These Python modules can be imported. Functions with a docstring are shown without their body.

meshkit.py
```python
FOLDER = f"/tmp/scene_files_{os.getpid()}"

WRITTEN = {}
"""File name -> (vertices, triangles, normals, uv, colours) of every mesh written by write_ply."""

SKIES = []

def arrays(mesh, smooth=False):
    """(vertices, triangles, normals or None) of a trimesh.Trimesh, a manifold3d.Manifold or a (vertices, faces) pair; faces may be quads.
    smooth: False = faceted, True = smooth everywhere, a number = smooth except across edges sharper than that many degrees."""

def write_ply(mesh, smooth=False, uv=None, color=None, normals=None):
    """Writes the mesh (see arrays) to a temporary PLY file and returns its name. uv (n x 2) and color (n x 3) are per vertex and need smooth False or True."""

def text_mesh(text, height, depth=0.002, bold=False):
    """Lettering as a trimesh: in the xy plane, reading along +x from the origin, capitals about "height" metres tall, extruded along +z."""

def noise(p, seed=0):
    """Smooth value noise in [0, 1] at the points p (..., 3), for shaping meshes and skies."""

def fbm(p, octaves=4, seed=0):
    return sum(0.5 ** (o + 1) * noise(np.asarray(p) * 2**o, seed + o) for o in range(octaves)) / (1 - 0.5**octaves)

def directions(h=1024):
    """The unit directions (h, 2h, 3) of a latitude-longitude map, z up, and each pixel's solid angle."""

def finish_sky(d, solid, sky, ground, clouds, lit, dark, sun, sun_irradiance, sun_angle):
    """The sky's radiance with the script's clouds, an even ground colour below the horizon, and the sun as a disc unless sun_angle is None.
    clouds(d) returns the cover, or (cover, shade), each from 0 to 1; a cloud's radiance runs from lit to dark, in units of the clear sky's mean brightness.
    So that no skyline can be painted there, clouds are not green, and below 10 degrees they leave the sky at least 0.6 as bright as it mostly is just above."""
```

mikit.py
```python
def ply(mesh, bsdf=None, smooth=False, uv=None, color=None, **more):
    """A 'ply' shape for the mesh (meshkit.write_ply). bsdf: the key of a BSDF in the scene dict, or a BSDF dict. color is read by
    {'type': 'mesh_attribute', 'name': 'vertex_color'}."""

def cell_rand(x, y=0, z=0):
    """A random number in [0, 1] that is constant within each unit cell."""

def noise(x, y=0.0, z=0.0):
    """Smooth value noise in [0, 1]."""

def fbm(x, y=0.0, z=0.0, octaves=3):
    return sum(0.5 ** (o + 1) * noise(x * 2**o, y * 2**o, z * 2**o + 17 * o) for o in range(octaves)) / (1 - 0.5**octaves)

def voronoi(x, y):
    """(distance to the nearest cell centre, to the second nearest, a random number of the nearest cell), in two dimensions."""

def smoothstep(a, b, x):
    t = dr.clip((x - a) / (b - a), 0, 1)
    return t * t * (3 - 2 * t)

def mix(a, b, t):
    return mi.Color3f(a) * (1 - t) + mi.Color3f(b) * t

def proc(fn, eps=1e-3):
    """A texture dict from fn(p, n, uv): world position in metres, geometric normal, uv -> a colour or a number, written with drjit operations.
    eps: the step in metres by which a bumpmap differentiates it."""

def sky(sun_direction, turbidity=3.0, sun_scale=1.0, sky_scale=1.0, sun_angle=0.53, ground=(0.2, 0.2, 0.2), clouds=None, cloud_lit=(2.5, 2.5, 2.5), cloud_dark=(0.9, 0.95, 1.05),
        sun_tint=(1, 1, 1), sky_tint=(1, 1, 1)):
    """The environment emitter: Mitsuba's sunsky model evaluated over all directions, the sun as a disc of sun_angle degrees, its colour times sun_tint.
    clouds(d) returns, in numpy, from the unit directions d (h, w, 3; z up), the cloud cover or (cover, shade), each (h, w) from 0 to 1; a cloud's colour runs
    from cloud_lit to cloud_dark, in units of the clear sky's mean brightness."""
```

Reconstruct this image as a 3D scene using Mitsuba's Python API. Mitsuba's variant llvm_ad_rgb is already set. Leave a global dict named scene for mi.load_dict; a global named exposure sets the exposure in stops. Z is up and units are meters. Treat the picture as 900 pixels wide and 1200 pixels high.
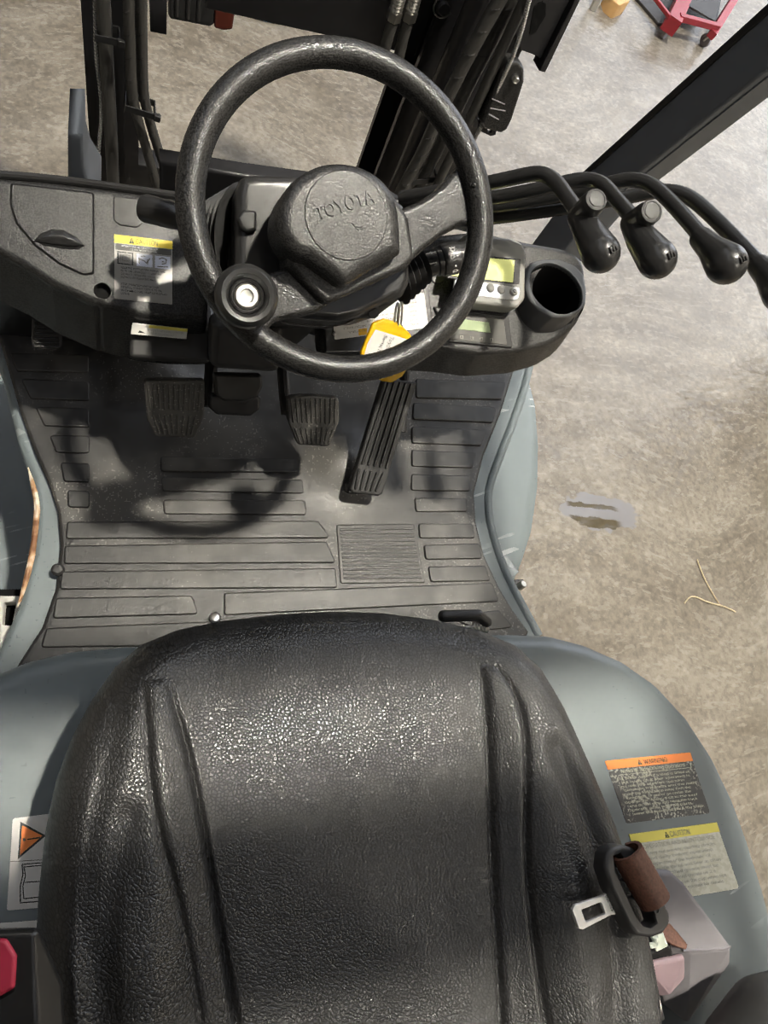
import math, random
import numpy as np
import trimesh
import shapely
from shapely.geometry import Polygon
from scipy.interpolate import CubicSpline
from scipy.spatial import Delaunay, ConvexHull
import drjit as dr
import mitsuba as mi
import mikit, meshkit
from mikit import proc, noise, fbm, smoothstep, mix, voronoi, cell_rand

random.seed(4)
rng = np.random.default_rng(4)
T = mi.ScalarTransform4f
scene, labels = {}, {}

# ---------------------------------------------------------------- camera, sky, lamps, exposure
scene['camera'] = {'type': 'perspective', 'fov': 55.7945, 'fov_axis': 'x', 'near_clip': 0.02, 'far_clip': 200.0,
                   'to_world': T().look_at(origin=[0, 0, 1.7], target=[0.32663, 0.34369, 0.81955], up=[-0.00339, 0.93196, 0.36254])}
scene['sky'] = mikit.sky((0.6, 0.2, 0.75), turbidity=6.0, sun_scale=0.0, sky_scale=16.5, sun_angle=None, ground=(0.3, 0.29, 0.27),
                         clouds=lambda d: np.ones(d.shape[:2]) * 0.9, cloud_lit=(1.25, 1.3, 1.4), cloud_dark=(1, 1, 1))
exposure = 0.36
LAMPS = [((1.25, 0.50, 5.6), 0.12, 2900.0, 'round high bay lamp hanging above the forklift'), ((2.3, -3.2, 5.0), 0.17, 260.0, 'round high bay lamp hanging lower, behind the forklift seat'), ((0.4, 6.2, 5.6), 0.17, 80.0, 'round high bay lamp hanging beyond the mast')]   # place, radius, radiance
GUARD_BARS = (0.246, 0.046, -0.154, -0.354, -0.554)
LAMP_TINT = (1.0, 0.93, 0.80)


# ---------------------------------------------------------------- mesh helpers
class Frame:
    def __init__(s, o, x, n):
        s.o, s.n = np.array(o, float), np.array(n, float) / np.linalg.norm(n)
        x = np.array(x, float)
        s.u = x - x.dot(s.n) * s.n
        s.u /= np.linalg.norm(s.u)
        s.v = np.cross(s.n, s.u)

    def at(s, u, v, h=0.0):
        return s.o + u * s.u + v * s.v + h * s.n

    def put(s, p):
        p = np.asarray(p, float)
        return s.o + p[:, :1] * s.u + p[:, 1:2] * s.v + p[:, 2:3] * s.n

    def up(s, h):
        return Frame(s.o + h * s.n, s.u, s.n)

    def mesh(s, m):
        return trimesh.Trimesh(s.put(m.vertices), m.faces, process=False)


def cat(*ms):
    ms = [m for q in ms for m in (q if isinstance(q, list) else [q])]
    return trimesh.util.concatenate(ms)


def flat(z):
    return Frame((0, 0, z), (1, 0, 0), (0, 0, 1))


def round_poly(p, r):
    P = p if isinstance(p, Polygon) else Polygon(p)
    P = shapely.geometry.polygon.orient(P.buffer(0), 1)
    if r:
        P = P.buffer(-r, quad_segs=5).buffer(2 * r, quad_segs=5).buffer(-r, quad_segs=5)
    P = P.simplify(2e-5)
    if P.geom_type != 'Polygon':
        P = max(P.geoms, key=lambda g: g.area)
    return shapely.geometry.polygon.orient(P, 1)


def ring_normals(q):
    e = np.roll(q, -1, 0) - q
    e /= np.linalg.norm(e, axis=1, keepdims=True) + 1e-12
    n = np.stack([e[:, 1], -e[:, 0]], 1)
    m = n + np.roll(n, 1, 0)
    m /= np.linalg.norm(m, axis=1, keepdims=True) + 1e-12
    return m / np.clip((m * n).sum(1, keepdims=True), 0.5, 1)


def slab(poly, fr, top, bottom, bev=0.002, seg=3, rnd=0.0, under=True):
    """A plate with the outline poly (frame coordinates) between heights bottom and top, its upper edge rounded by bev."""
    P = round_poly(poly, rnd)
    levels = [(0, bottom), (0, top - bev)] + [(bev * (1 - math.cos(a)), top - bev + bev * math.sin(a)) for a in np.linspace(0, math.pi / 2, seg + 1)[1:]]
    verts, faces, at, tops = [], [], 0, []
    for k, r in enumerate([P.exterior, *P.interiors]):
        q = np.array(r.coords)[:-1]
        nr = ring_normals(q)
        m = len(q)
        ks = 1.0 if k == 0 else min(1.0, 0.0012 / bev)      # holes keep a crisp edge
        rings = [np.column_stack([q - nr * o * ks, np.full(m, h)]) for o, h in levels]
        verts += rings
        for j in range(len(levels) - 1):
            i = np.arange(m)
            a, b = at + j * m + i, at + j * m + (i + 1) % m
            faces += [np.stack([a, b, b + m], 1), np.stack([a, b + m, a + m], 1)]
        at += m * len(levels)
        tops.append((q - nr * bev * ks, q))
    for which, h, flip in ((0, top, False), (1, bottom, True)):
        if flip and not under:
            continue
        Q = Polygon(tops[0][which], [t[which] for t in tops[1:]])
        if not Q.is_valid:
            Q = Q.buffer(0)
            if Q.geom_type != 'Polygon':
                Q = max(Q.geoms, key=lambda g: g.area)
        v2, f2 = trimesh.creation.triangulate_polygon(Q, engine='earcut')
        verts.append(np.column_stack([v2, np.full(len(v2), h)]))
        a = v2[f2[:, 1]] - v2[f2[:, 0]]
        b = v2[f2[:, 2]] - v2[f2[:, 0]]
        ccw = (a[:, 0] * b[:, 1] - a[:, 1] * b[:, 0]) > 0
        f2 = np.where((ccw ^ flip)[:, None], f2, f2[:, ::-1])
        faces.append(f2 + at)
        at += len(v2)
    m = trimesh.Trimesh(fr.put(np.vstack(verts)), np.vstack(faces), process=False)
    m.merge_vertices(digits_vertex=6)
    return m


def dome(poly, fr, hf, step, skirt=0.02, rings=(0.0004, 0.0015, 0.003, 0.006, 0.01, 0.016), rnd=0.0):
    """A closed cushion: height hf(u, v, distance to the outline) over the outline, with a wall of height skirt below it."""
    P = round_poly(poly, rnd)
    P = shapely.segmentize(P, step * 1.2)
    b = np.array(P.exterior.coords)[:-1]
    pts = [b]
    for r in rings:
        Q = P.buffer(-r)
        if Q.is_empty:
            break
        Q = Q if Q.geom_type == 'Polygon' else max(Q.geoms, key=lambda g: g.area)
        Q = shapely.segmentize(Q, step * 1.3)
        pts.append(np.array(Q.exterior.coords)[:-1])
    last = rings[-1] if rings else 0
    x0, y0, x1, y1 = P.bounds
    g = np.stack(np.meshgrid(np.arange(x0, x1, step), np.arange(y0, y1, step)), -1).reshape(-1, 2)
    inside = shapely.contains_xy(P.buffer(-last - step * 0.5), g[:, 0], g[:, 1])
    pts.append(g[inside])
    p = np.unique(np.vstack(pts).round(7), axis=0)
    tri = Delaunay(p).simplices
    c = p[tri].mean(1)
    tri = tri[shapely.contains_xy(P.buffer(1e-6), c[:, 0], c[:, 1])]
    a, bb = p[tri[:, 1]] - p[tri[:, 0]], p[tri[:, 2]] - p[tri[:, 0]]
    ar = a[:, 0] * bb[:, 1] - a[:, 1] * bb[:, 0]
    tri = tri[np.abs(ar) > 1e-12]
    ar = ar[np.abs(ar) > 1e-12]
    tri = np.where((ar > 0)[:, None], tri, tri[:, ::-1])
    d = shapely.distance(P.exterior, shapely.points(p))
    h = hf(p[:, 0], p[:, 1], d)
    v = np.column_stack([p, h])
    m = len(b)
    from scipy.spatial import cKDTree
    _, bi = cKDTree(p).query(b)
    low = np.column_stack([b, h[bi] - skirt])
    i = np.arange(m)
    n0 = len(v)
    f = np.vstack([tri, np.stack([n0 + i, n0 + (i + 1) % m, bi[(i + 1) % m]], 1), np.stack([n0 + i, bi[(i + 1) % m], bi[i]], 1)])
    v2, f2 = trimesh.creation.triangulate_polygon(Polygon(b), engine='earcut')
    v3 = np.column_stack([v2, np.full(len(v2), low[:, 2].min())])
    return trimesh.Trimesh(fr.put(np.vstack([v, low])), f, process=False)


def spl(pts, n=24, closed=False):
    p = np.asarray(pts, float)
    if closed:
        p = np.vstack([p, p[:1]])
    t = np.r_[0, np.cumsum(np.linalg.norm(np.diff(p, axis=0), axis=1) ** 0.7)]
    c = CubicSpline(t, p, bc_type='periodic' if closed else 'natural')
    q = c(np.linspace(0, t[-1], n + closed))
    return q[:-1] if closed else q


def tube(p, r, sides=14, closed=False, squash=None):
    """A round bar along the points p; r is a radius or one per point. squash=(direction, factor) flattens the section."""
    p = np.asarray(p, float)
    n = len(p)
    r = np.broadcast_to(np.asarray(r, float), (n,))
    t = (np.roll(p, -1, 0) - np.roll(p, 1, 0)) if closed else np.gradient(p, axis=0)
    t /= np.linalg.norm(t, axis=1, keepdims=True) + 1e-12
    a = np.zeros_like(p)
    k = np.array([0.3, 0.2, 0.9]) if abs(t[0, 2]) < 0.8 else np.array([0.9, 0.1, 0.3])
    for i in range(n):
        k = k - k.dot(t[i]) * t[i]
        k /= np.linalg.norm(k)
        a[i] = k
    b = np.cross(t, a)
    g = np.arange(sides) * 2 * np.pi / sides
    off = np.cos(g)[None, :, None] * a[:, None] + np.sin(g)[None, :, None] * b[:, None]
    if squash is not None:
        s = np.asarray(squash[0], float) / np.linalg.norm(squash[0])
        off = off - (1 - squash[1]) * (off @ s)[..., None] * s
    v = (p[:, None] + r[:, None, None] * off).reshape(-1, 3)
    i, j = np.meshgrid(np.arange(n if closed else n - 1), np.arange(sides), indexing='ij')
    i2, j2 = (i + 1) % n, (j + 1) % sides
    q = np.stack([i * sides + j, i * sides + j2, i2 * sides + j2, i2 * sides + j], -1).reshape(-1, 4)
    f = np.vstack([q[:, [0, 1, 2]], q[:, [0, 2, 3]]])
    if not closed:
        v = np.vstack([v, p[0], p[-1]])
        j = np.arange(sides)
        f = np.vstack([f, np.stack([(j + 1) % sides, j, j * 0 + n * sides], 1), np.stack([(n - 1) * sides + j, (n - 1) * sides + (j + 1) % sides, j * 0 + n * sides + 1], 1)])
    m = trimesh.Trimesh(v, f, process=False)
    if m.volume < 0:
        m.invert()
    return m


def lathe(prof, fr, n=40):
    """prof: (radius, height) from the bottom axis up to the top axis."""
    pr = np.array(prof, float)
    g = np.arange(n) * 2 * np.pi / n
    v = np.stack([pr[:, :1] * np.cos(g), pr[:, :1] * np.sin(g), np.broadcast_to(pr[:, 1:], (len(pr), n))], -1).reshape(-1, 3)
    i, j = np.meshgrid(np.arange(len(pr) - 1), np.arange(n), indexing='ij')
    j2 = (j + 1) % n
    q = np.stack([i * n + j, i * n + j2, (i + 1) * n + j2, (i + 1) * n + j], -1).reshape(-1, 4)
    m = trimesh.Trimesh(fr.put(v), np.vstack([q[:, [0, 1, 2]], q[:, [0, 2, 3]]]), process=False)
    m.merge_vertices(digits_vertex=7)
    m.update_faces(m.nondegenerate_faces())
    return m


BALL = trimesh.creation.icosphere(subdivisions=2, radius=1.0).vertices
FINE_BALL = trimesh.creation.icosphere(subdivisions=4, radius=1.0).vertices


def hull(balls, ball=BALL):
    """The convex hull of balls [(point, radius), ...]."""
    p = np.vstack([np.asarray(c, float) + r * ball for c, r in balls])
    return trimesh.convex.convex_hull(p)


def rbox(fr, c, size, r=0.003):
    s = np.array(size) / 2 - r
    return hull([(fr.at(*(np.array(c) + s * np.array(k))), r) for k in np.ndindex(2, 2, 2) for k in [np.array(k) * 2 - 1]])


def manifold(m):
    import manifold3d
    m = m.copy()
    m.merge_vertices(digits_vertex=6)
    return manifold3d.Manifold(manifold3d.Mesh(np.asarray(m.vertices, np.float32), np.asarray(m.faces, np.uint32)))


def unmanifold(q):
    k = q.to_mesh()
    return trimesh.Trimesh(k.vert_properties[:, :3], k.tri_verts, process=False)


def blob(bones, edge=0.004, rounds=8):
    """One smooth body from bones [(p0, r0, p1, r1), ...]."""
    q = None
    for p0, r0, p1, r1 in bones:
        k = manifold(hull([(p0, r0), (p1, r1)]))
        q = k if q is None else q + k
    m = unmanifold(q.refine_to_length(edge))
    m.merge_vertices()
    trimesh.smoothing.filter_taubin(m, lamb=0.5, nu=0.53, iterations=rounds)
    return m


def lettering(txt, fr, u, v, height, width=None, rot=0.0, h=0.0, depth=0.0004, bold=False):
    """Raised letters on a frame: capitals of this height, stretched to this width, starting at (u, v), turned by rot degrees."""
    m = meshkit.text_mesh(txt, height, depth, bold)
    p = np.array(m.vertices)
    if width:
        p[:, 0] *= width / (p[:, 0].max() - min(p[:, 0].min(), 0))
    c, s = math.cos(math.radians(rot)), math.sin(math.radians(rot))
    q = np.column_stack([u + c * p[:, 0] - s * p[:, 1], v + s * p[:, 0] + c * p[:, 1], h + p[:, 2]])
    return trimesh.Trimesh(fr.put(q), m.faces, process=False)


used = {}


def key_for(name, parent=None):
    k = f'{parent}__{name}' if parent else name
    n = used.get(k, -1) + 1
    used[k] = n
    return k if n == 0 else f'{k}_{n:03d}'


def obj(name, mesh, mat, parent=None, smooth=35, label=None, kind=None):
    k = key_for(name, parent)
    scene[k] = mikit.ply(mesh, mat, smooth=smooth)
    if label:
        labels.setdefault(k, {})['label'] = label
    if kind:
        labels.setdefault(k, {})['kind'] = kind
    return k


def thing(name, label, category, group=None):
    k = key_for(name)
    labels[k] = {'label': label, 'category': category}
    if group:
        labels[k]['group'] = group
    return k


# ---------------------------------------------------------------- frames of the machine's faces
WHEEL = Frame((0.1974, 0.5251, 1.1604), (1, 0, 0), (0, -0.5, 0.86603))
DASH = Frame((0.1492, 0.6204, 0.93), (1, 0, 0), (0, -0.37461, 0.92718))
PEDA = Frame((0.0539, 0.5127, 0.78), (1, 0, 0), (0, -0.74314, 0.66913))
PEDB = Frame((0.2493, 0.5121, 0.77), (1, 0, 0), (0, -0.74314, 0.66913))
ACC = Frame((0.3586, 0.4367, 0.665), (1, 0, 0), (0, -0.54464, 0.83867))
PARK = Frame((-0.1094, 0.6055, 0.8), (1, 0, 0), (0, -0.70711, 0.70711))
TAG = Frame((0.2625, 0.4414, 1.061), (1, 0, 0), (0, -0.61566, 0.78801))
SEAT = Frame((0, 0, 1.02), (1, 0, 0), (0, 0, 1))
HOOD = Frame((0, 0, 0.93), (1, 0, 0), (0, 0, 1))
MAT = Frame((0, 0, 0.62), (1, 0, 0), (0, 0, 1))
COWLF = Frame((0, 1, 0.9), (1, 0, 0), (0, -1, 0))
LIPF0 = Frame((0.0331, 0.5588, 0.8887), (1, 0, 0), (0, -0.75071, 0.66063))
MASTF = Frame((0.6459, 1.16, 0.8995), (0.99298, 0.11747, -0.0141), (0.11831, -0.9859, 0.11831))
WLF = Frame((0.1093, 1.5, 0.6505), (1, 0, 0), (0, -0.97014, 0.24254))
CUPF = Frame((0.5975, 0.653, 0.9652), (1, 0, 0), (0, -0.05234, 0.99863))
KNOBW = Frame((0.0967, 0.4295, 1.1426), (1, 0, 0), (0, -0.5, 0.86603))
FLAP = Frame((0.1374, 0.5327, 0.82), (1, 0, 0), (0, -0.64279, 0.76604))
TONGUE = Frame((0.3746, -0.1262, 1.0946), (0.99505, 0.00397, -0.09935), (0.09942, -0.03977, 0.99425))
LBUCK = Frame((-0.0734, -0.1016, 1.03), (1, 0, 0), (0, 0, 1))


# ---------------------------------------------------------------- materials
def mat(name, color, rough=0.5, metal=0.0, spec=0.5, bump=None, coat=0.0, sheen=0.0):
    b = {'type': 'principled', 'base_color': color if isinstance(color, dict) else {'type': 'rgb', 'value': list(color)},
         'roughness': rough, 'metallic': metal, 'specular': spec, 'clearcoat': coat, 'clearcoat_gloss': 0.9, 'sheen': sheen}
    if bump is not None:
        b = {'type': 'bumpmap', 'arbitrary': proc(bump[0], eps=bump[2] if len(bump) > 2 else 4e-4), 'scale': bump[1], 'bsdf': b}
    scene[name] = {'type': 'twosided', 'bsdf': b}
    return name


def grain_h(p, n, uv):
    return noise(p.x * 820, p.y * 820, p.z * 820)


def leather_h(p, n, uv):
    w = 0.0015 * noise(p.x * 150, p.y * 150, 3.0)
    d1, d2, _ = voronoi((p.x + w) * 310, (p.y + p.z * 0.5 - w) * 310)
    return smoothstep(0.0, 0.4, d2 - d1) * 0.8 + 0.4 * fbm(p.x * 130, p.y * 130, p.z * 130, octaves=2)


def vinyl_c(p, n, uv):
    return mix((0.006, 0.006, 0.006), (0.017, 0.017, 0.0173), dr.clip(leather_h(p, n, uv), 0, 1))


def grain_c(p, n, uv):
    return mix((0.005, 0.005, 0.005), (0.019, 0.0188, 0.0183), smoothstep(0.3, 0.7, grain_h(p, n, uv)))


def concrete_c(p, n, uv):
    x, y = p.x, p.y
    wx = x + 0.5 * (fbm(x * 0.9, y * 0.9, 5.0) - 0.5)
    wy = y + 0.5 * (fbm(x * 0.9, y * 0.9, 9.0) - 0.5)
    big = fbm(wx * 1.3, wy * 2.2, 1.0, octaves=4)
    mid = fbm(wx * 7, wy * 15, 2.0, octaves=5)
    fine = fbm(x * 90, y * 90, 4.0, octaves=3)
    c = mix((0.180, 0.154, 0.120), (0.30, 0.270, 0.224), smoothstep(0.25, 0.75, big * 0.45 + mid * 0.55))
    c = c * (0.42 + 0.36 * fine)
    c = mix(c, (0.30, 0.285, 0.255), 0.24 * smoothstep(0.56, 0.74, fbm(wx * 48, wy * 95, 7.0, octaves=4)))      # pale scuffs
    c = mix(c, (0.105, 0.09, 0.068), 0.45 * smoothstep(0.60, 0.78, fbm(wx * 10, wy * 10, 11.0, octaves=5)))    # dark stains
    # two bands of tyre prints with slanted treads
    for y0, sgn in ((TRACK[1] + 0.03, 1.0), (TRACK[1] - 0.10, -1.0)):
        yy = (y - y0 - 0.05 * (x - TRACK[0])) + 0.03 * (fbm(x * 6, y * 6, 41.0) - 0.5)
        band = smoothstep(0.10, 0.07, dr.abs(yy)) * smoothstep(0.75, 1.1, x)
        bar = smoothstep(0.50, 0.66, noise((x + sgn * yy * 0.9) * 46, 3.0, y0)) * smoothstep(0.30, 0.62, fbm(x * 14, y * 14, 21.0, octaves=3))
        c = mix(c, (0.125, 0.115, 0.105), 0.42 * band * bar)
    # a wet patch wiped in strokes
    ox, oy, e = oil_e(x, y)
    oil = smoothstep(1.05, 0.85, e)
    q = oy + 0.12 * ox + 0.012 * (fbm(x * 40, y * 40, 3.0) - 0.5)
    along = smoothstep(-0.115, -0.095, ox) * smoothstep(0.075, 0.045, ox)
    stripe = 1 - along * dr.maximum(smoothstep(0.009, 0.005, dr.abs(q - 0.016)), smoothstep(0.019, 0.013, dr.abs(q + 0.036)))
    return mix(c, mix((0.045, 0.034, 0.014), (0.150, 0.150, 0.163), stripe), oil * 0.92)


def oil_e(x, y):
    ox, oy = x - OIL[0], y - OIL[1]
    return ox, oy, dr.square(ox / 0.130) + dr.square((oy + 0.10 * ox) / 0.062) + 1.1 * (fbm(x * 26, y * 44, 31.0) - 0.5)


def concrete_r(p, n, uv):
    return 0.30 + 0.16 * (fbm(p.x * 12, p.y * 18, 3.0) - 0.5) - 0.08 * smoothstep(1.0, 0.75, oil_e(p.x, p.y)[2])


def concrete_h(p, n, uv):
    return fbm(p.x * 45, p.y * 70, 2.0, octaves=3)


TRACK, OIL = (1.4215, 0.8956, 0), (1.3091, 0.6661, 0)


def rubber_c(p, n, uv):
    d = fbm(p.x * 9, p.y * 9, p.z * 9, octaves=4)
    s = noise(p.x * 420, p.y * 420, p.z * 420)
    c = mix((0.015, 0.0147, 0.0143), (0.056, 0.054, 0.049), smoothstep(0.42, 0.68, d))
    return mix(c, (0.20, 0.195, 0.18), 0.5 * smoothstep(0.74, 0.86, s) * smoothstep(0.46, 0.62, d))


def rubber_r(p, n, uv):
    return 0.33 + 0.24 * fbm(p.x * 14, p.y * 14, p.z * 14, octaves=3)


def rubber_h(p, n, uv):
    return noise(p.x * 500, p.y * 500, p.z * 500)


def paint_c(p, n, uv):
    s = noise(p.x * 260, p.y * 260, p.z * 260)
    d = fbm(p.x * 11, p.y * 11, p.z * 11, octaves=4)
    c = mix((0.102, 0.123, 0.130), (0.126, 0.150, 0.156), d)
    c = mix(c, (0.07, 0.085, 0.095), 0.7 * smoothstep(0.90, 0.94, s))                                           # specks
    return mix(c, (0.36, 0.38, 0.38), 0.6 * smoothstep(0.70, 0.73, noise(p.x * 9 + p.y * 30, p.y * 190 - p.x * 60, p.z * 20)) * smoothstep(0.55, 0.7, d))


def rust_c(p, n, uv):
    d = fbm(p.x * 60, p.y * 60, p.z * 60, octaves=3)
    return mix(mix((0.16, 0.07, 0.03), (0.42, 0.26, 0.14), smoothstep(0.35, 0.6, d)), (0.65, 0.58, 0.48), smoothstep(0.55, 0.68, d))


def webbing_c(p, n, uv):
    return mix((0.075, 0.030, 0.018), (0.13, 0.055, 0.035), noise(p.x * 700, p.y * 700, p.z * 700))


def worn_label_c(p, n, uv):
    f = fbm(p.x * 560, p.y * 480, p.z * 100, octaves=3)
    return mix((0.045, 0.043, 0.042), (0.40, 0.39, 0.33), smoothstep(0.56, 0.64, f) * smoothstep(0.35, 0.6, fbm(p.x * 40, p.y * 40, 3.0) + 0.1))


def cream_label_c(p, n, uv):
    f = fbm(p.x * 300, p.y * 300, p.z * 100, octaves=3)
    return mix((0.44, 0.43, 0.34), (0.50, 0.49, 0.41), smoothstep(0.42, 0.62, f))


mat('label_worn', proc(worn_label_c), 0.5)
mat('label_cream_worn', proc(cream_label_c), 0.6)
mat('concrete', proc(concrete_c), proc(concrete_r), spec=0.5, bump=(concrete_h, 0.0022, 2e-3))


def bar_c(p, n, uv):
    d = fbm(p.x * 12, p.y * 12, p.z * 12, octaves=4)
    s = noise(p.x * 420, p.y * 420, p.z * 420)
    c = mix((0.011, 0.011, 0.0107), (0.042, 0.0405, 0.0365), smoothstep(0.44, 0.72, d))
    return mix(c, (0.20, 0.195, 0.18), 0.5 * smoothstep(0.80, 0.88, s) * smoothstep(0.48, 0.62, d))


mat('rubber_bar', proc(bar_c), proc(rubber_r), bump=(rubber_h, 0.0003))
mat('rubber', proc(rubber_c), proc(rubber_r), bump=(rubber_h, 0.0004))
mat('plastic', proc(grain_c), 0.36, bump=(grain_h, 0.0003))
mat('plastic_smooth', (0.014, 0.014, 0.014), 0.28)
mat('plastic_dull', (0.020, 0.020, 0.020), 0.55)
mat('rim_black', proc(grain_c), 0.31, bump=(grain_h, 0.0004))
mat('plastic_ash', (0.045, 0.047, 0.050), 0.45)
mat('holder_black', (0.03, 0.03, 0.03), 0.42)
mat('pit_black', (0.004, 0.004, 0.004), 0.8, spec=0.1)
mat('vinyl', proc(vinyl_c), 0.35, spec=0.7, bump=(leather_h, 0.00055))
mat('body_paint', proc(paint_c), 0.36, coat=0.25)
mat('black_paint', (0.010, 0.010, 0.011), 0.38)
mat('guard_paint', (0.052, 0.059, 0.070), 0.40)
mat('hose_black', (0.038, 0.037, 0.034), 0.55, bump=(grain_h, 0.0003))
mat('rust', proc(rust_c), 0.6, metal=0.3)
mat('bare_plate', (0.42, 0.41, 0.38), 0.5)
mat('chrome', (0.72, 0.70, 0.66), 0.18, metal=1.0)
mat('steel', (0.55, 0.54, 0.50), 0.35, metal=1.0)
mat('tongue_steel', (0.82, 0.81, 0.78), 0.40, metal=0.55)
mat('webbing', proc(webbing_c), 0.6, sheen=0.3)
mat('gray_case', (0.155, 0.148, 0.158), 0.48, bump=(grain_h, 0.0002))
mat('clear_plastic', (0.21, 0.155, 0.17), 0.25)
mat('clip_white', (0.72, 0.78, 0.68), 0.35)
mat('red_button', (0.55, 0.035, 0.075), 0.35)
mat('red_paint', (0.19, 0.011, 0.018), 0.38)
mat('lamp_red', (0.05, 0.011, 0.007), 0.35)
mat('pillar_paint', (0.105, 0.117, 0.135), 0.42)
mat('yellow_print', (0.80, 0.60, 0.035), 0.4)
mat('yellow_faded', (0.62, 0.54, 0.10), 0.5)
mat('orange_print', (0.80, 0.23, 0.045), 0.45)
mat('tag_yellow', (0.66, 0.37, 0.006), 0.32)
mat('label_white', (0.58, 0.57, 0.545), 0.5)
mat('label_cream', (0.52, 0.51, 0.40), 0.6)
mat('label_silver', (0.27, 0.265, 0.25), 0.34, metal=0.35)
mat('label_blue', (0.55, 0.58, 0.66), 0.45)
mat('ink', (0.02, 0.02, 0.02), 0.6)
mat('ink_gray', (0.16, 0.15, 0.13), 0.6)
mat('ink_pale', (0.27, 0.27, 0.23), 0.6)
mat('print_white', (0.70, 0.70, 0.68), 0.5)
mat('lcd_green', (0.62, 0.63, 0.25), 0.22)
mat('lcd_dim', (0.27, 0.33, 0.20), 0.22)
mat('display_gray', (0.17, 0.17, 0.155), 0.38)
mat('smoke_panel', (0.075, 0.074, 0.068), 0.25)
mat('wood', (0.45, 0.27, 0.11), 0.6)
mat('dark_board', (0.026, 0.025, 0.026), 0.6)
mat('straw', (0.42, 0.35, 0.23), 0.7)
mat('blue_rubber', (0.12, 0.27, 0.50), 0.4)
mat('wall_paint', (0.45, 0.43, 0.40), 0.8)
mat('lamp_case', (0.3, 0.3, 0.3), 0.5)


# ---------------------------------------------------------------- the workshop
def box_mesh(lo, hi):
    lo, hi = np.array(lo, float), np.array(hi, float)
    m = trimesh.creation.box(hi - lo)
    m.apply_translation((lo + hi) / 2)
    return m


def struct(name, mesh, m):
    obj(name, mesh, m, smooth=False, kind='structure')


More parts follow.
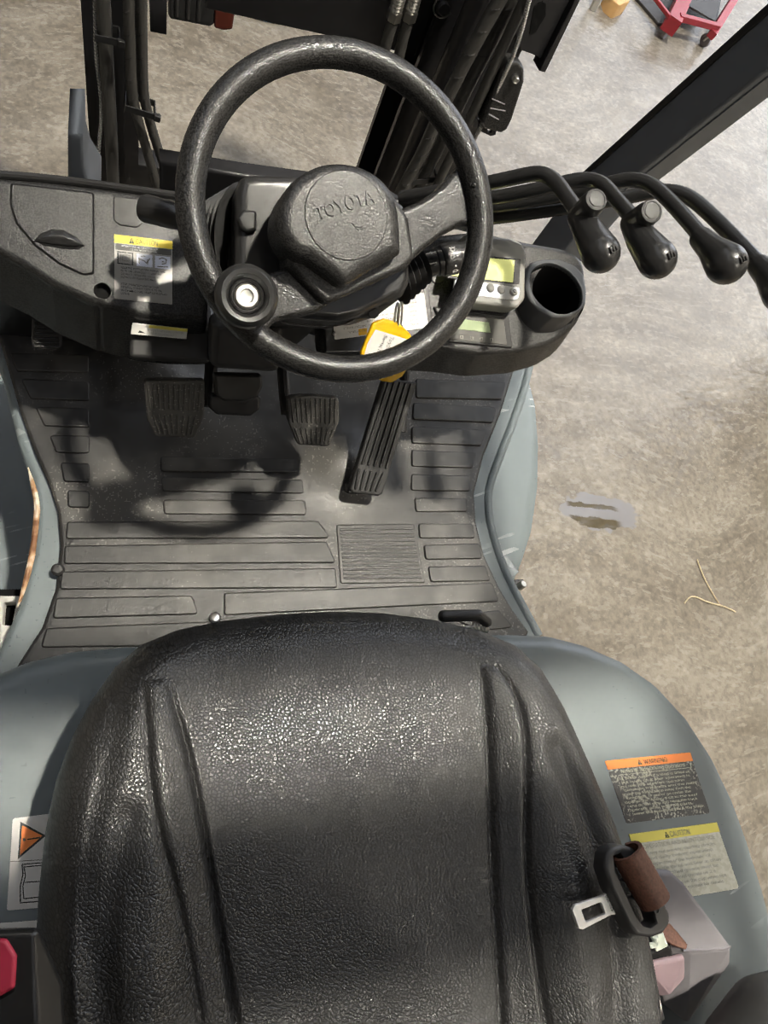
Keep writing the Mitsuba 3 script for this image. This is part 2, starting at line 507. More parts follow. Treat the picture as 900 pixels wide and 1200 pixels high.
struct('floor', box_mesh((-9, -8, -0.2), (16, 16, 0)), 'concrete')
struct('ceiling', cat([box_mesh((a, -8, 6.0), (b, 16, 6.2)) for a, b in ((-9, -2.5), (-1.8, 1.6), (2.3, 3.5))]
                      + [box_mesh((a, c, 6.0), (b, d, 6.2)) for a, b in ((-2.5, -1.8), (1.6, 2.3)) for c, d in ((-8, -2.5), (9, 16))]), 'wall_paint')   # two long rooflight openings
struct('wall_left', box_mesh((-9.2, -8, 0), (-9, 16, 6)), 'wall_paint')
struct('wall_back', box_mesh((-9, -8.2, 0), (3.5, -8, 6)), 'wall_paint')
struct('wall_right', cat(box_mesh((3.3, -8, 0), (3.5, 1.9, 6)), box_mesh((3.3, 9.5, 0), (3.5, 16, 6)), box_mesh((3.3, 1.9, 4.6), (3.5, 9.5, 6))), 'wall_paint')
struct('wall_front', box_mesh((-9, 16, 0), (16, 16.2, 6)), 'wall_paint')
for c, r, power, said in LAMPS:
    t = thing('high_bay_lamp', said, 'lamp', 'high bay lamps under the ceiling')
    F = Frame(c, (1, 0, 0), (0, 0, 1))
    obj('housing', lathe([(0.0, 0.3), (0.06, 0.3), (0.08, 0.2), (r + 0.02, 0.06), (r + 0.02, -0.01), (r + 0.004, -0.01), (r + 0.004, 0.02), (0, 0.02)][::-1], F), 'lamp_case', t)
    obj('rod', tube([F.at(0, 0, 0.29), F.at(0, 0, 0.4)], 0.02), 'lamp_case', t)
    k = obj('diffuser', lathe([(0.0, 0.004), (r, 0.004), (r, 0.012), (0, 0.012)][::1], F), 'lamp_case', t)
    scene[k]['emitter'] = {'type': 'area', 'radiance': {'type': 'rgb', 'value': [power * a for a in LAMP_TINT]}}

# ---------------------------------------------------------------- painted body of the truck
body = thing('forklift_body', 'grey blue painted steel body of the forklift around the operator floor', 'forklift body')
LEFT_RIM = [(-0.2534, 0.8162), (-0.1955, 0.6603), (-0.1653, 0.5381), (-0.1426, 0.4729), (-0.1336, 0.4254), (-0.137, 0.3548), (-0.1508, 0.283), (-0.1698, 0.2282), (-0.1972, 0.1812)]
RIGHT_RIM = [(0.6571, 0.1985), (0.6355, 0.2547), (0.6145, 0.3167), (0.6016, 0.4091), (0.6106, 0.467), (0.6359, 0.5189), (0.688, 0.6103), (0.7242, 0.6782), (0.7563, 0.7491), (0.8134, 0.8468)]
obj('floor_pan', slab(LEFT_RIM + [(-0.16, 0.10), (0.62, 0.10)] + RIGHT_RIM + [(0.70, 0.77), (-0.20, 0.77)], flat(0.612), 0.0, -0.05, 0.012, 4, rnd=0.01), 'body_paint', body)
worn = spl([(-0.1489, 0.4963, 0.606), (-0.1407, 0.4686, 0.606), (-0.1336, 0.4386, 0.606), (-0.1333, 0.417, 0.606), (-0.1345, 0.3826, 0.606), (-0.1376, 0.3516, 0.606), (-0.1435, 0.3151, 0.606), (-0.1526, 0.2822, 0.606)], 40)
obj('worn_edge', tube(worn, 0.0050 * np.clip(np.sin(np.linspace(0.12, math.pi - 0.12, 40)) * 1.6, 0.25, 1), 10), 'rust', body, label='rusty worn through edge beside the step')
obj('step_well', slab([(-0.62, 0.19), (-0.055, 0.19), (-0.055, 0.80), (-0.62, 0.80)], flat(0.36), 0, -0.03, 0.006), 'body_paint', body)
obj('step_riser', slab([(-0.62, 0.20), (-0.20, 0.20), (-0.09, 0.25), (-0.075, 0.40), (-0.10, 0.60), (-0.17, 0.80), (-0.12, 0.82), (-0.04, 0.60), (-0.03, 0.35), (-0.05, 0.19), (-0.62, 0.19)], flat(0.36), 0.20, 0.0, 0.004), 'body_paint', body)
lat = slab(Polygon([(-0.2182, 0.3193), (-0.1575, 0.3159), (-0.1541, 0.2925), (-0.168, 0.2195), (-0.2093, 0.1924)], [[(-0.1785, 0.3063), (-0.1627, 0.307), (-0.1665, 0.2714), (-0.1788, 0.2733)]]), flat(0.545), 0, -0.02, 0.003, rnd=0.001)
obj('latch_plate', lat, 'bare_plate', body, label='pale metal plate with a slotted hole')
obj('latch_plate_backing', slab([(-0.2245, 0.3368), (-0.1527, 0.3345), (-0.1581, 0.3001), (-0.172, 0.2189), (-0.2148, 0.1974)], flat(0.515), 0, -0.01, 0.002), 'pit_black', body, label='black hollow behind the slot')
# right side skirt between floor and ground
SK = [(0.7408, 0.7498), (0.7605, 0.7677), (0.7941, 0.7538), (0.7973, 0.6929), (0.7837, 0.5941), (0.7612, 0.5002), (0.7287, 0.4112), (0.6988, 0.3571), (0.665, 0.3053), (0.6508, 0.2961), (0.5967, 0.3785), (0.5793, 0.4799), (0.6201, 0.5514), (0.6821, 0.6471)]
obj('side_skirt', slab(SK, flat(0.56), 0.0, -0.24, 0.035, 6, rnd=0.012), 'body_paint', body)
obj('rim_flange', tube(spl([(a, b, 0.607) for a, b in RIGHT_RIM[:-1]], 60), 0.009, 12), 'body_paint', body)
# hood under the seat
HOOD_OUT = [(-0.16, 0.122), (-0.1329, 0.1341), (-0.0974, 0.1479), (-0.0599, 0.1555), (-0.0046, 0.1575), (0.1236, 0.1521), (0.2982, 0.1503), (0.4292, 0.1475), (0.4869, 0.1425), (0.5347, 0.1283), (0.5827, 0.1053), (0.6248, 0.0728), (0.6593, 0.0283), (0.6825, -0.0207), (0.6963, -0.0715), (0.7025, -0.119), (0.7059, -0.1719), (0.7064, -0.223), (0.6926, -0.2794)]
obj('hood', slab(HOOD_OUT + [(0.70, -0.62), (-0.32, -0.62), (-0.32, -0.10), (-0.31, 0.02)], HOOD, 0.0, -0.30, 0.022, 6, rnd=0.02), 'body_paint', body)
obj('rear_fender', slab([(-0.30, 0.06), (0.66, 0.06), (0.66, -0.60), (-0.30, -0.60)], flat(0.64), 0, -0.42, 0.02), 'body_paint', body)
obj('frame_beam', slab([(-0.05, 0.76), (0.60, 0.76), (0.60, 0.05), (-0.05, 0.05)], flat(0.56), 0, -0.40, 0.01), 'black_paint', body)
obj('bolt_head', lathe([(0, 0.0), (0.008, 0.0), (0.008, 0.012), (0.006, 0.015), (0, 0.015)], Frame((0.7004, 0.3146, 0.5), (1, 0, 0), (0.3, 0.2, 1))), 'steel', body)
obj('hinge_lug', rbox(Frame((0.7039, 0.3241, 0.49), (1, 0, 0), (0, 0, 1)), (0, 0, 0), (0.02, 0.012, 0.02), 0.002), 'black_paint', body)


def decal(parent, name, q, fr, thick, m, label, rnd=0.0):
    """A printed sheet with corners q (top left, top right, bottom right, bottom left); returns its key, a frame on its face and its size."""
    k = obj(name, slab(q, fr, thick, 0, 0.0001, 1, rnd=rnd), m, parent, label=label)
    a, b, c, d = [np.array(x) for x in q]
    o = fr.at(*d, thick)
    F = Frame(o, fr.at(*c) - fr.at(*d), fr.n)
    # map unit square to the quad by its own corners
    def at(s, t_):
        p = (d * (1 - s) + c * s) * (1 - t_) + (a * (1 - s) + b * s) * t_
        return p
    return k, at


def quad_on(parent, name, at, fr, thick, s0, s1, t0, t1, m, h=0.0003, label=None):
    q = [at(s0, t1), at(s1, t1), at(s1, t0), at(s0, t0)]
    return obj(name, slab(q, fr, thick + h, thick - 0.0001, 0.00005, 1), m, parent, label=label)


def write(parent, name, at, fr, thick, lines, m, label=None, bold=False):
    """lines: (text, s, t, width in s, height in t); letters follow the sheet's own edges."""
    ms = []
    for txt, s, t_, w, hh in lines:
        m0 = meshkit.text_mesh(txt, 1.0, 0.3, bold)
        p = np.array(m0.vertices)
        X = s + p[:, 0] / p[:, 0].max() * w
        Y = t_ + p[:, 1] * hh
        Q = np.array([at(a, b) for a, b in zip(X, Y)])
        ms.append(trimesh.Trimesh(fr.put(np.column_stack([Q, thick + p[:, 2] * 0.001])), m0.faces, process=False))
    return obj(name, cat(ms), m, parent, smooth=False, label=label)


def tri_mark(parent, at, fr, thick, s, t_, w, hh, m='ink', hole=None):
    q = [at(s, t_), at(s + w, t_), at(s + w / 2, t_ + hh)]
    ms = [slab(q, fr, thick + 0.0004, thick, 0.00005, 1)]
    k = obj('warning_mark', ms[0], m, parent)
    if hole:
        f = 0.16
        obj('exclamation_stroke', slab([at(s + w * 0.45, t_ + hh * 0.3), at(s + w * 0.55, t_ + hh * 0.3), at(s + w * 0.58, t_ + hh * 0.68), at(s + w * 0.42, t_ + hh * 0.68)], fr, thick + 0.0007, thick, 0.00005, 1), hole, parent)
        obj('exclamation_dot', slab([at(s + w * 0.45, t_ + hh * 0.1), at(s + w * 0.55, t_ + hh * 0.1), at(s + w * 0.55, t_ + hh * 0.22), at(s + w * 0.45, t_ + hh * 0.22)], fr, thick + 0.0007, thick, 0.00005, 1), hole, parent)


TH = 0.0006
WQ = [(0.52, -0.0098), (0.6409, -0.0125), (0.6486, -0.082), (0.5308, -0.0784)]
k, at = decal(body, 'warning_label', WQ, HOOD, TH, 'label_worn', 'worn black warning label with orange heading', rnd=0.003)
quad_on(k, 'heading_band', at, HOOD, TH, -0.005, 1.005, 0.86, 1.005, 'orange_print', label='orange heading band')
tri_mark(k, at, HOOD, TH + 0.0003, 0.35, 0.885, 0.05, 0.085, 'ink', 'orange_print')
write(k, 'heading', at, HOOD, TH + 0.0003, [('WARNING', 0.42, 0.89, 0.28, 0.075)], 'ink')
body_text = ['(1) When a part of a load is lifted or', 'put loads of or near operators in', 'use only lifts or others operation', 'between the posts and the mast', 'under the forks. Keep away from the', 'overhead, or never go under the', 'operators. Always sit in the seat', 'and do not stop and keep the truck', 'Operate only with all parts', 'lower the load and park the truck']
write(k, 'lettering', at, HOOD, TH, [('Notes of Safe Driving Operation!', 0.13, 0.785, 0.76, 0.06)] + [(s, 0.06 + 0.035 * (i % 2), 0.68 - 0.063 * i, 0.86 - 0.05 * (i % 3), 0.038) for i, s in enumerate(body_text)], 'label_cream')
obj('rule', slab([at(0.1, 0.752), at(0.95, 0.752), at(0.95, 0.760), at(0.1, 0.760)], HOOD, TH + 0.0003, TH, 0.00005, 1), 'label_cream', k)
CQ = [(0.531, -0.09), (0.6538, -0.093), (0.6627, -0.1645), (0.544, -0.1612)]
k, at = decal(body, 'caution_label', CQ, HOOD, TH, 'label_cream_worn', 'faded cream caution label with yellow heading', rnd=0.003)
quad_on(k, 'heading_band', at, HOOD, TH, -0.004, 1.004, 0.86, 1.004, 'yellow_faded', label='faded yellow heading band')
tri_mark(k, at, HOOD, TH + 0.0003, 0.37, 0.88, 0.05, 0.09, 'ink', 'yellow_faded')
write(k, 'heading', at, HOOD, TH + 0.0003, [('CAUTION', 0.43, 0.885, 0.23, 0.08)], 'ink_gray')
cl = ['Carry out weekly, monthly checks', 'and daily before operation', 'Inspection of the hydraulic oil', 'Replace the oil and filter as often', 'the specified grease must be', 'used, the level should be 2.6', 'Do not remove the cap when hot', 'See operator manual for details']
write(k, 'lettering', at, HOOD, TH, [('OPERATION AND MAINTENANCE', 0.10, 0.765, 0.82, 0.062)] + [(s, 0.10, 0.675 - 0.079 * i, 0.80 - 0.05 * (i % 3), 0.045) for i, s in enumerate(cl)], 'ink_pale')
MQ = [(-0.1007, 0.0059), (-0.0552, 0.006), (-0.061, -0.0703), (-0.1013, -0.0673)]
k, at = decal(body, 'manual_label', MQ, HOOD, TH, 'label_white', 'white label with orange warning triangle and open book', rnd=0.002)
tri = [(-0.0943, 0.0023), (-0.0729, -0.0118), (-0.0948, -0.0282)]
obj('triangle_border', slab(tri, HOOD, TH + 0.0003, TH, 0.00005, 1), 'ink', k)
obj('triangle_field', slab([(-0.0928, -0.0007), (-0.0757, -0.0117), (-0.0933, -0.025)], HOOD, TH + 0.0006, TH, 0.00005, 1), 'orange_print', k, label='orange triangle')
obj('exclamation_stroke', slab([(-0.0878, -0.0126), (-0.0778, -0.0122), (-0.0777, -0.0136), (-0.0877, -0.0134)], HOOD, TH + 0.0009, TH, 0.00005, 1), 'ink', k)
obj('exclamation_dot', slab([(-0.0916, -0.0118), (-0.0895, -0.0119), (-0.0894, -0.0139), (-0.0915, -0.0138)], HOOD, TH + 0.0009, TH, 0.00005, 1), 'ink', k)
obj('divider', slab([(-0.1008, -0.0288), (-0.061, -0.0323), (-0.061, -0.033), (-0.1008, -0.0294)], HOOD, TH + 0.0003, TH, 0.00005, 1), 'ink_gray', k)


def stroke(pts, fr, w, h0, h1):
    P = shapely.LineString(pts).buffer(w / 2, cap_style='flat', join_style='mitre')
    return slab(P, fr, h1, h0, 0.00004, 1)


book = [[(-0.0912, -0.0328), (-0.0679, -0.0341)], [(-0.0912, -0.0328), (-0.0901, -0.0411), (-0.0917, -0.0497), (-0.091, -0.063)], [(-0.091, -0.063), (-0.0667, -0.0648)], [(-0.0897, -0.0351), (-0.0678, -0.0361)], [(-0.0897, -0.0351), (-0.088, -0.0421), (-0.0897, -0.05), (-0.0885, -0.0601)], [(-0.0885, -0.0601), (-0.0668, -0.0614)], [(-0.0884, -0.0474), (-0.0673, -0.0492)]]
obj('book_drawing', cat([stroke(b, HOOD, 0.0009, TH, TH + 0.0003) for b in book]), 'ink', k, label='line drawing of an open book')
k, at = decal(body, 'plate_strip', [(-0.1254, -0.0745), (-0.0661, -0.0795), (-0.0658, -0.0867), (-0.1249, -0.0815)], HOOD, TH, 'label_white', 'narrow pale strip label')

# ---------------------------------------------------------------- rubber mat with its moulded bars
mat_thing = thing('floor_mat', 'black rubber floor mat with raised bars, dusty and worn by boots', 'floor mat')
MO = [(-0.223, 0.741), (-0.197, 0.7044), (-0.1837, 0.6593), (-0.1634, 0.586), (-0.139, 0.5153), (-0.1172, 0.463), (-0.1041, 0.4197), (-0.0989, 0.367), (-0.1022, 0.3037), (-0.1174, 0.2496), (-0.1426, 0.2043), (-0.1555, 0.177)] + [(0.0, 0.17), (0.60, 0.17)] + [(0.6323, 0.2039), (0.6105, 0.2417), (0.5921, 0.2813), (0.5724, 0.3429), (0.5682, 0.4029), (0.5745, 0.4582), (0.6064, 0.5316), (0.6589, 0.6229), (0.7019, 0.7103), (0.7437, 0.8032)]


def mat_h(u, v, d):
    h = 0.004 * np.clip(d / 0.004, 0, 1)
    n = meshkit.noise(np.stack([u * 14, v * 14, u * 0], -1), 3) - 0.5
    hump = 0.030 * np.exp(-(((u - HUMP[0]) / 0.055) ** 2 + ((v - HUMP[1]) / 0.05) ** 2))
    hump = hump + 0.050 * np.exp(-(((u - HUMP2[0]) / 0.06) ** 2 + ((v - HUMP2[1]) / 0.07) ** 2))
    return h + 0.0012 * n + hump


HUMP, HUMP2 = (0.3343, 0.507, 0.62), (0.0438, 0.645, 0.62)
MATF = MAT.up(-0.0)
obj('sheet', dome(MO, MAT, mat_h, 0.011, 0.006, rings=(0.001, 0.003, 0.005)), 'rubber', mat_thing, smooth=50)
BARS = [
    [(-0.1814, 0.6809), (-0.0672, 0.686), (-0.0678, 0.6543), (-0.1702, 0.6497)], [(-0.1636, 0.6365), (-0.0661, 0.6373), (-0.0654, 0.6036), (-0.1489, 0.6031)], [(-0.1412, 0.5887), (-0.0651, 0.59), (-0.0643, 0.5572), (-0.128, 0.5572)],
    [(-0.1203, 0.5416), (-0.064, 0.5425), (-0.0634, 0.5135), (-0.1098, 0.5134)], [(-0.1034, 0.4967), (-0.063, 0.4963), (-0.0623, 0.4653), (-0.0976, 0.4661)], [(-0.0925, 0.4524), (-0.062, 0.4514), (-0.0614, 0.424), (-0.0905, 0.4252)],
    [(0.0399, 0.5109), (0.2638, 0.513), (0.2619, 0.488), (0.0397, 0.4859)], [(0.0409, 0.4758), (0.2638, 0.4756), (0.2633, 0.4512), (0.0419, 0.4528)], [(0.043, 0.4386), (0.2652, 0.4391), (0.2646, 0.4136), (0.0441, 0.4147)],
    [(-0.091, 0.4024), (0.2836, 0.4032), (0.301, 0.3736), (-0.0924, 0.3761)], [(-0.0932, 0.3656), (0.2948, 0.3679), (0.3056, 0.3316), (-0.0934, 0.3386)], [(-0.0953, 0.3273), (0.3048, 0.323), (0.3045, 0.2906), (-0.0977, 0.301)],
    [(-0.1016, 0.2888), (0.0827, 0.2859), (0.0905, 0.2572), (-0.1049, 0.2598)], [(0.1288, 0.2883), (0.5775, 0.2908), (0.5843, 0.2576), (0.1275, 0.2543)], [(-0.112, 0.2469), (0.1123, 0.2459), (0.1111, 0.2105), (-0.1183, 0.2202)], [(0.482, 0.2386), (0.5815, 0.243), (0.6031, 0.2127), (0.539, 0.2102)],
    [(0.493, 0.6838), (0.6828, 0.6898), (0.6642, 0.6509), (0.4874, 0.6437)], [(0.4809, 0.6327), (0.65, 0.6334), (0.6365, 0.5999), (0.4746, 0.599)], [(0.4708, 0.5833), (0.621, 0.5831), (0.6028, 0.5506), (0.4663, 0.5507)],
    [(0.4644, 0.5372), (0.5916, 0.5363), (0.5776, 0.5051), (0.4601, 0.5055)], [(0.4581, 0.4907), (0.5698, 0.4898), (0.5647, 0.4597), (0.4523, 0.4598)], [(0.4566, 0.4455), (0.5574, 0.4465), (0.553, 0.4205), (0.4562, 0.4202)],
    [(0.4579, 0.3984), (0.5591, 0.3981), (0.5593, 0.3712), (0.4557, 0.3722)], [(0.4618, 0.3599), (0.5659, 0.3617), (0.5658, 0.3338), (0.4612, 0.3343)], [(0.464, 0.3223), (0.5701, 0.3214), (0.5749, 0.2939), (0.4647, 0.2956)]]
for b in BARS:
    c = np.mean(b, 0)
    lift = float(mat_h(np.array([c[0]]), np.array([c[1]]), np.array([1.0]))[0])
    obj('bar', slab(b, MAT, min(lift, 0.006) + 0.0035, 0.001, 0.0022, 3, rnd=0.004), 'rubber_bar', mat_thing)
pad = obj('heel_pad', slab([(0.3133, 0.3972), (0.4501, 0.3984), (0.4554, 0.2944), (0.3108, 0.2974)], MAT, 0.006, 0.001, 0.002, rnd=0.003), 'rubber', mat_thing)
for i in range(13):
    s = 0.05 + 0.9 * i / 12
    a, b = np.array([[(0.3186, 0.3927), (0.4479, 0.3937)][0], [(0.3168, 0.3014), (0.4515, 0.299)][0]]), np.array([[(0.3186, 0.3927), (0.4463, 0.3938)][1], [(0.3168, 0.3014), (0.4499, 0.299)][1]])
    l, r = a[0] * (1 - s) + a[1] * s, b[0] * (1 - s) + b[1] * s
    obj('heel_rib', slab([l + (0, 0.0017), l - (0, 0.0017), r - (0, 0.0017), r + (0, 0.0017)], MAT, 0.0078, 0.004, 0.0008, 2), 'rubber_bar', pad)
F = Frame((0.1141, 0.2504, 0.628), (1, 0, 0), (0, 0, 1))
k = obj('mat_screw', lathe([(0, 0), (0.008, 0), (0.008, 0.002), (0.006, 0.0045), (0, 0.0055)], F, 20), 'chrome', mat_thing, label='shiny screw head in the mat')
F = Frame((-0.1004, 0.3294, 0.626), (1, 0, 0), (0, 0, 1))
obj('mat_stud', lathe([(0, 0), (0.009, 0), (0.009, 0.003), (0.006, 0.006), (0, 0.007)], F, 20), 'rubber', mat_thing)

# toe boards and dark sheet metal under the dashboard
cowl = thing('front_cowl', 'black sheet metal cowl standing in front of the dashboard', 'cowl')
obj('toe_board', slab([(-0.15, 0.0), (0.68, 0.0), (0.68, 0.10), (-0.15, 0.10)], Frame((0, 0.80, 0.62), (1, 0, 0), (0, -0.85, 0.52)), 0.0, -0.02, 0.004), 'black_paint', cowl)
obj('front_panel', slab([(0.0437, -0.3034), (0.0393, -0.1652), (0.1774, -0.167), (0.4159, -0.1595), (0.4758, -0.1886)] + [(0.50, -0.40), (0.02, -0.40)], COWLF, 0.0, -0.03, 0.006), 'black_paint', cowl)
obj('front_foot', slab([(-0.0973, -0.1226), (-0.075, -0.1179), (-0.0772, -0.1802), (-0.0711, -0.215), (-0.055, -0.2499), (-0.0561, -0.2801), (-0.1024, -0.289), (-0.1038, -0.2124)], COWLF.up(0.02), 0.0, -0.10, 0.006), 'guard_paint', cowl)
obj('kick_panel', slab([(-0.24, 0.0), (0.02, 0.0), (0.02, 0.17), (-0.24, 0.17)], Frame((0, 0.712, 0.626), (1, 0, 0), (0, -1, 0)), 0.0, -0.01, 0.003), 'black_paint', cowl)

# ---------------------------------------------------------------- seat
seat = thing('seat_cushion', 'black vinyl operator seat cushion with two long moulded channels', 'seat')
SO = [(-0.0634, -0.1586), (-0.0655, -0.1373), (-0.0686, -0.093), (-0.0677, -0.047), (-0.0646, -0.0047), (-0.0585, 0.0298), (-0.0479, 0.0622), (-0.034, 0.091), (-0.0146, 0.1201), (0.0067, 0.1392), (0.04, 0.1515), (0.0786, 0.1577), (0.1353, 0.1618), (0.1862, 0.1623), (0.2392, 0.1583), (0.2937, 0.1488), (0.34, 0.1359), (0.3764, 0.1168), (0.3991, 0.0895), (0.4145, 0.0481), (0.4306, -0.0123), (0.4423, -0.0619), (0.4498, -0.1093), (0.4522, -0.154), (0.4509, -0.2033), (0.4452, -0.236), (0.4328, -0.2597)] + [(0.42, -0.30), (-0.04, -0.30)]
LIN = [[(0.0084, 0.0983), (0.0104, 0.0774), (0.0153, 0.0089), (0.033, -0.0673), (0.0484, -0.1516), (0.0557, -0.1895)], [(0.0275, 0.0998), (0.0333, 0.0755), (0.0422, 0.0412), (0.0557, -0.0333), (0.0736, -0.1543), (0.0823, -0.2054)], [(0.3179, 0.0922), (0.3177, 0.0759), (0.3059, -0.0374), (0.2879, -0.1979), (0.2811, -0.2484)], [(0.3322, 0.0896), (0.3454, 0.0617), (0.3407, -0.012), (0.3283, -0.0895), (0.3239, -0.2049), (0.3265, -0.2582)]]
LIN = [[tuple(q) for q in spl(l, 60)] for l in LIN]
LS = [shapely.LineString(l) for l in LIN]
STRIP_L = Polygon(LIN[0] + LIN[1][::-1]).buffer(0)
STRIP_R = Polygon(LIN[2] + LIN[3][::-1]).buffer(0)
STRIP_TOP = max(q[1] for l in LIN for q in l)
MID_L = shapely.LineString([tuple((np.array(a) + np.array(b)) / 2) for a, b in zip(LIN[0], LIN[1])])
WR = [shapely.LineString([(-0.0102, 0.0797), (-0.0213, 0.0342), (-0.0325, -0.0263), (-0.034, -0.061), (-0.0269, -0.1171), (-0.0192, -0.1651)]), shapely.LineString([(-0.0031, -0.0059), (-0.0162, -0.058), (-0.0181, -0.0916), (-0.0115, -0.1514)]), shapely.LineString([(0.3761, 0.0076), (0.388, -0.0548), (0.3941, -0.1134), (0.3879, -0.1735), (0.3725, -0.2338)])]


def seat_h(u, v, d):
    R = 0.040
    e = np.clip(d / R, 0, 1)
    h = 0.040 * np.sqrt(np.clip(1 - (1 - e) ** 2, 0, 1))
    p = shapely.points(u, v)
    dl = [shapely.distance(l, p) for l in LS]
    cx = 0.185
    x = (u - cx) / 0.19
    wing = np.clip((np.abs(u - cx) - 0.115) / 0.06, 0, 1)
    wing = wing * wing * (3 - 2 * wing)
    back = np.clip((0.12 - v) / 0.22, 0, 1)
    h = h + 0.022 * wing * (0.35 + 0.65 * back) * np.clip(d / 0.03, 0, 1) - 0.012 * (1 - np.clip(np.abs(x), 0, 1) ** 2) * back
    front = np.clip((v - 0.02) / 0.12, 0, 1)
    h = h - 0.014 * front ** 2
    on = shapely.contains_xy(STRIP_L, u, v) | shapely.contains_xy(STRIP_R, u, v)
    de = np.minimum(shapely.distance(STRIP_L.exterior, p), shapely.distance(STRIP_R.exterior, p))
    h = h + np.where(on, 0.004 * np.clip(de / 0.007, 0, 1) ** 0.6, 0.0)
    top = np.clip((STRIP_TOP - v) / 0.05, 0, 1)
    for q, g in zip(dl, (0.0022, 0.0065, 0.0024, 0.0050)):
        h = h - g * top * np.exp(-(q / 0.0022) ** 2)
        h = h - 0.0012 * top * np.exp(-(q / 0.010) ** 2)
    for w, s in zip(WR, (0.006, 0.005, 0.006)):
        h = h - s * np.exp(-(shapely.distance(w, p) / 0.011) ** 2)
    n = meshkit.fbm(np.stack([u * 16, v * 9, u * 0], -1), 3, 5) - 0.5
    return h + 0.004 * n * e


obj('cushion', dome(SO, SEAT, seat_h, 0.0018, 0.055, rnd=0.0), 'vinyl', seat, smooth=True)
obj('seat_pan', slab([(0.02, 0.08), (0.08, 0.125), (0.29, 0.125), (0.35, 0.08), (0.40, -0.29), (-0.03, -0.29)], flat(0.965), 0.0, -0.0345, 0.005), 'black_paint', seat)
BACK = Frame((0.185, -0.40, 1.34), (1, 0, 0), (0, 0.97, 0.24))
obj('backrest', dome([(-0.21, -0.30), (0.21, -0.30), (0.20, 0.16), (0.12, 0.20), (-0.12, 0.20), (-0.20, 0.16)], BACK, lambda u, v, d: 0.05 * np.sqrt(np.clip(1 - (1 - np.clip(d / 0.05, 0, 1)) ** 2, 0, 1)), 0.012, 0.06, rnd=0.03), 'vinyl', seat, smooth=True)

lev = thing('seat_adjust_lever', 'short black lever with a coil spring at the front edge of the seat', 'lever')
obj('grip', blob([((0.3169, 0.1568, 0.99), 0.0065, (0.3575, 0.156, 0.99), 0.0065), ((0.3575, 0.156, 0.99), 0.0065, (0.369, 0.149, 0.985), 0.006)], 0.003, 4), 'plastic_smooth', lev, smooth=True)
p = np.array([(0.3523, 0.1467, 0.982), (0.3725, 0.1437, 0.978)])
tt = np.linspace(0, 1, 60)
ax = p[1] - p[0]
obj('spring', tube(p[0] + tt[:, None] * ax + 0.005 * np.stack([0 * tt, np.cos(tt * 30), np.sin(tt * 30)], 1), 0.0011, 6), 'steel', lev, label='bright coil spring')
obj('rod', tube([(0.3465, 0.1454, 0.976), (0.3744, 0.1431, 0.976)], 0.003, 8), 'steel', lev)

# ---------------------------------------------------------------- dashboard
dash = thing('dashboard', 'black moulded dashboard spanning both sides of the steering column', 'dashboard')
SH = math.tan(math.radians(22))


def wall_slab(poly, fr, h, bev, rnd, lean=1.5):
    """A panel whose side wall drops and leans towards the front."""
    m = slab(poly, fr, 0.0, -h, bev, 5, rnd=rnd)
    v = m.vertices
    q = (v - fr.o) @ fr.n
    k = np.clip(-(q + bev) / h, 0, 1)
    m.vertices = v + (k * -h * SH * lean)[:, None] * fr.v
    return m


LD = [(-0.3574, 0.0852), (-0.2968, 0.0907), (-0.2426, 0.094), (-0.1665, 0.0952), (-0.0963, 0.095), (-0.0672, 0.0939), (-0.0574, 0.0263), (-0.0612, -0.0583), (-0.106, -0.0612), (-0.1463, -0.0596), (-0.1952, -0.0496), (-0.2423, -0.0309), (-0.2743, -0.0113), (-0.2967, -0.001), (-0.3574, 0.0275)]
HC = [(-0.1856, -0.0312)][0]
lp = wall_slab(Polygon(LD).buffer(0).difference(shapely.Point(*HC).buffer(0.0088)), DASH, 0.075, 0.010, 0.006)
lpk = obj('side_panel', lp, 'plastic', dash)
obj('hole_plug', lathe([(0, -0.012), (0.0095, -0.012), (0.0095, -0.010), (0, -0.010)], Frame(DASH.at(*[(-0.1856, -0.0312)][0]), DASH.u, DASH.n), 20), 'pit_black', dash)
lid = obj('storage_lid', slab([(-0.2844, 0.0827), (-0.1965, 0.0847), (-0.1962, -0.0107), (-0.2067, -0.0139), (-0.2331, -0.0036), (-0.2589, 0.0145), (-0.2789, 0.0379), (-0.2852, 0.0588)], DASH, 0.0022, -0.004, 0.0012, 3, rnd=0.004), 'plastic', dash)
obj('lid_gap', slab(Polygon([(-0.2844, 0.0827), (-0.1965, 0.0847), (-0.1962, -0.0107), (-0.2067, -0.0139), (-0.2331, -0.0036), (-0.2589, 0.0145), (-0.2789, 0.0379), (-0.2852, 0.0588)]).buffer(0.0014), DASH, 0.0004, -0.004, 0.0003, 1, rnd=0.003), 'pit_black', dash)
hk = obj('lid_handle', dome([(-0.2608, 0.0182), (-0.2535, 0.0282), (-0.2424, 0.0346), (-0.2285, 0.0354), (-0.2144, 0.0291), (-0.2058, 0.02), (-0.2191, 0.0173), (-0.2378, 0.0171)], DASH.up(0.002), lambda u, v, d: 0.0015 + 0.006 * np.clip(d / 0.008, 0, 1) ** 0.7, 0.002, 0.003, rings=(0.001, 0.003)), 'plastic_smooth', lid, smooth=True)
obj('lid_recess', slab([(-0.2553, 0.0179), (-0.2368, 0.0172), (-0.2077, 0.0187), (-0.2125, 0.0151), (-0.2312, 0.0138), (-0.2516, 0.0154)], DASH.up(0.002), 0.0007, 0, 0.0003, 1), 'pit_black', lid)
obj('blank_cover', slab([(-0.1733, 0.0849), (-0.1408, 0.0855), (-0.1397, 0.0563), (-0.1467, 0.0502), (-0.1664, 0.0507), (-0.1733, 0.056)], DASH, 0.0016, -0.002, 0.0010, 3, rnd=0.003), 'plastic_smooth', dash)
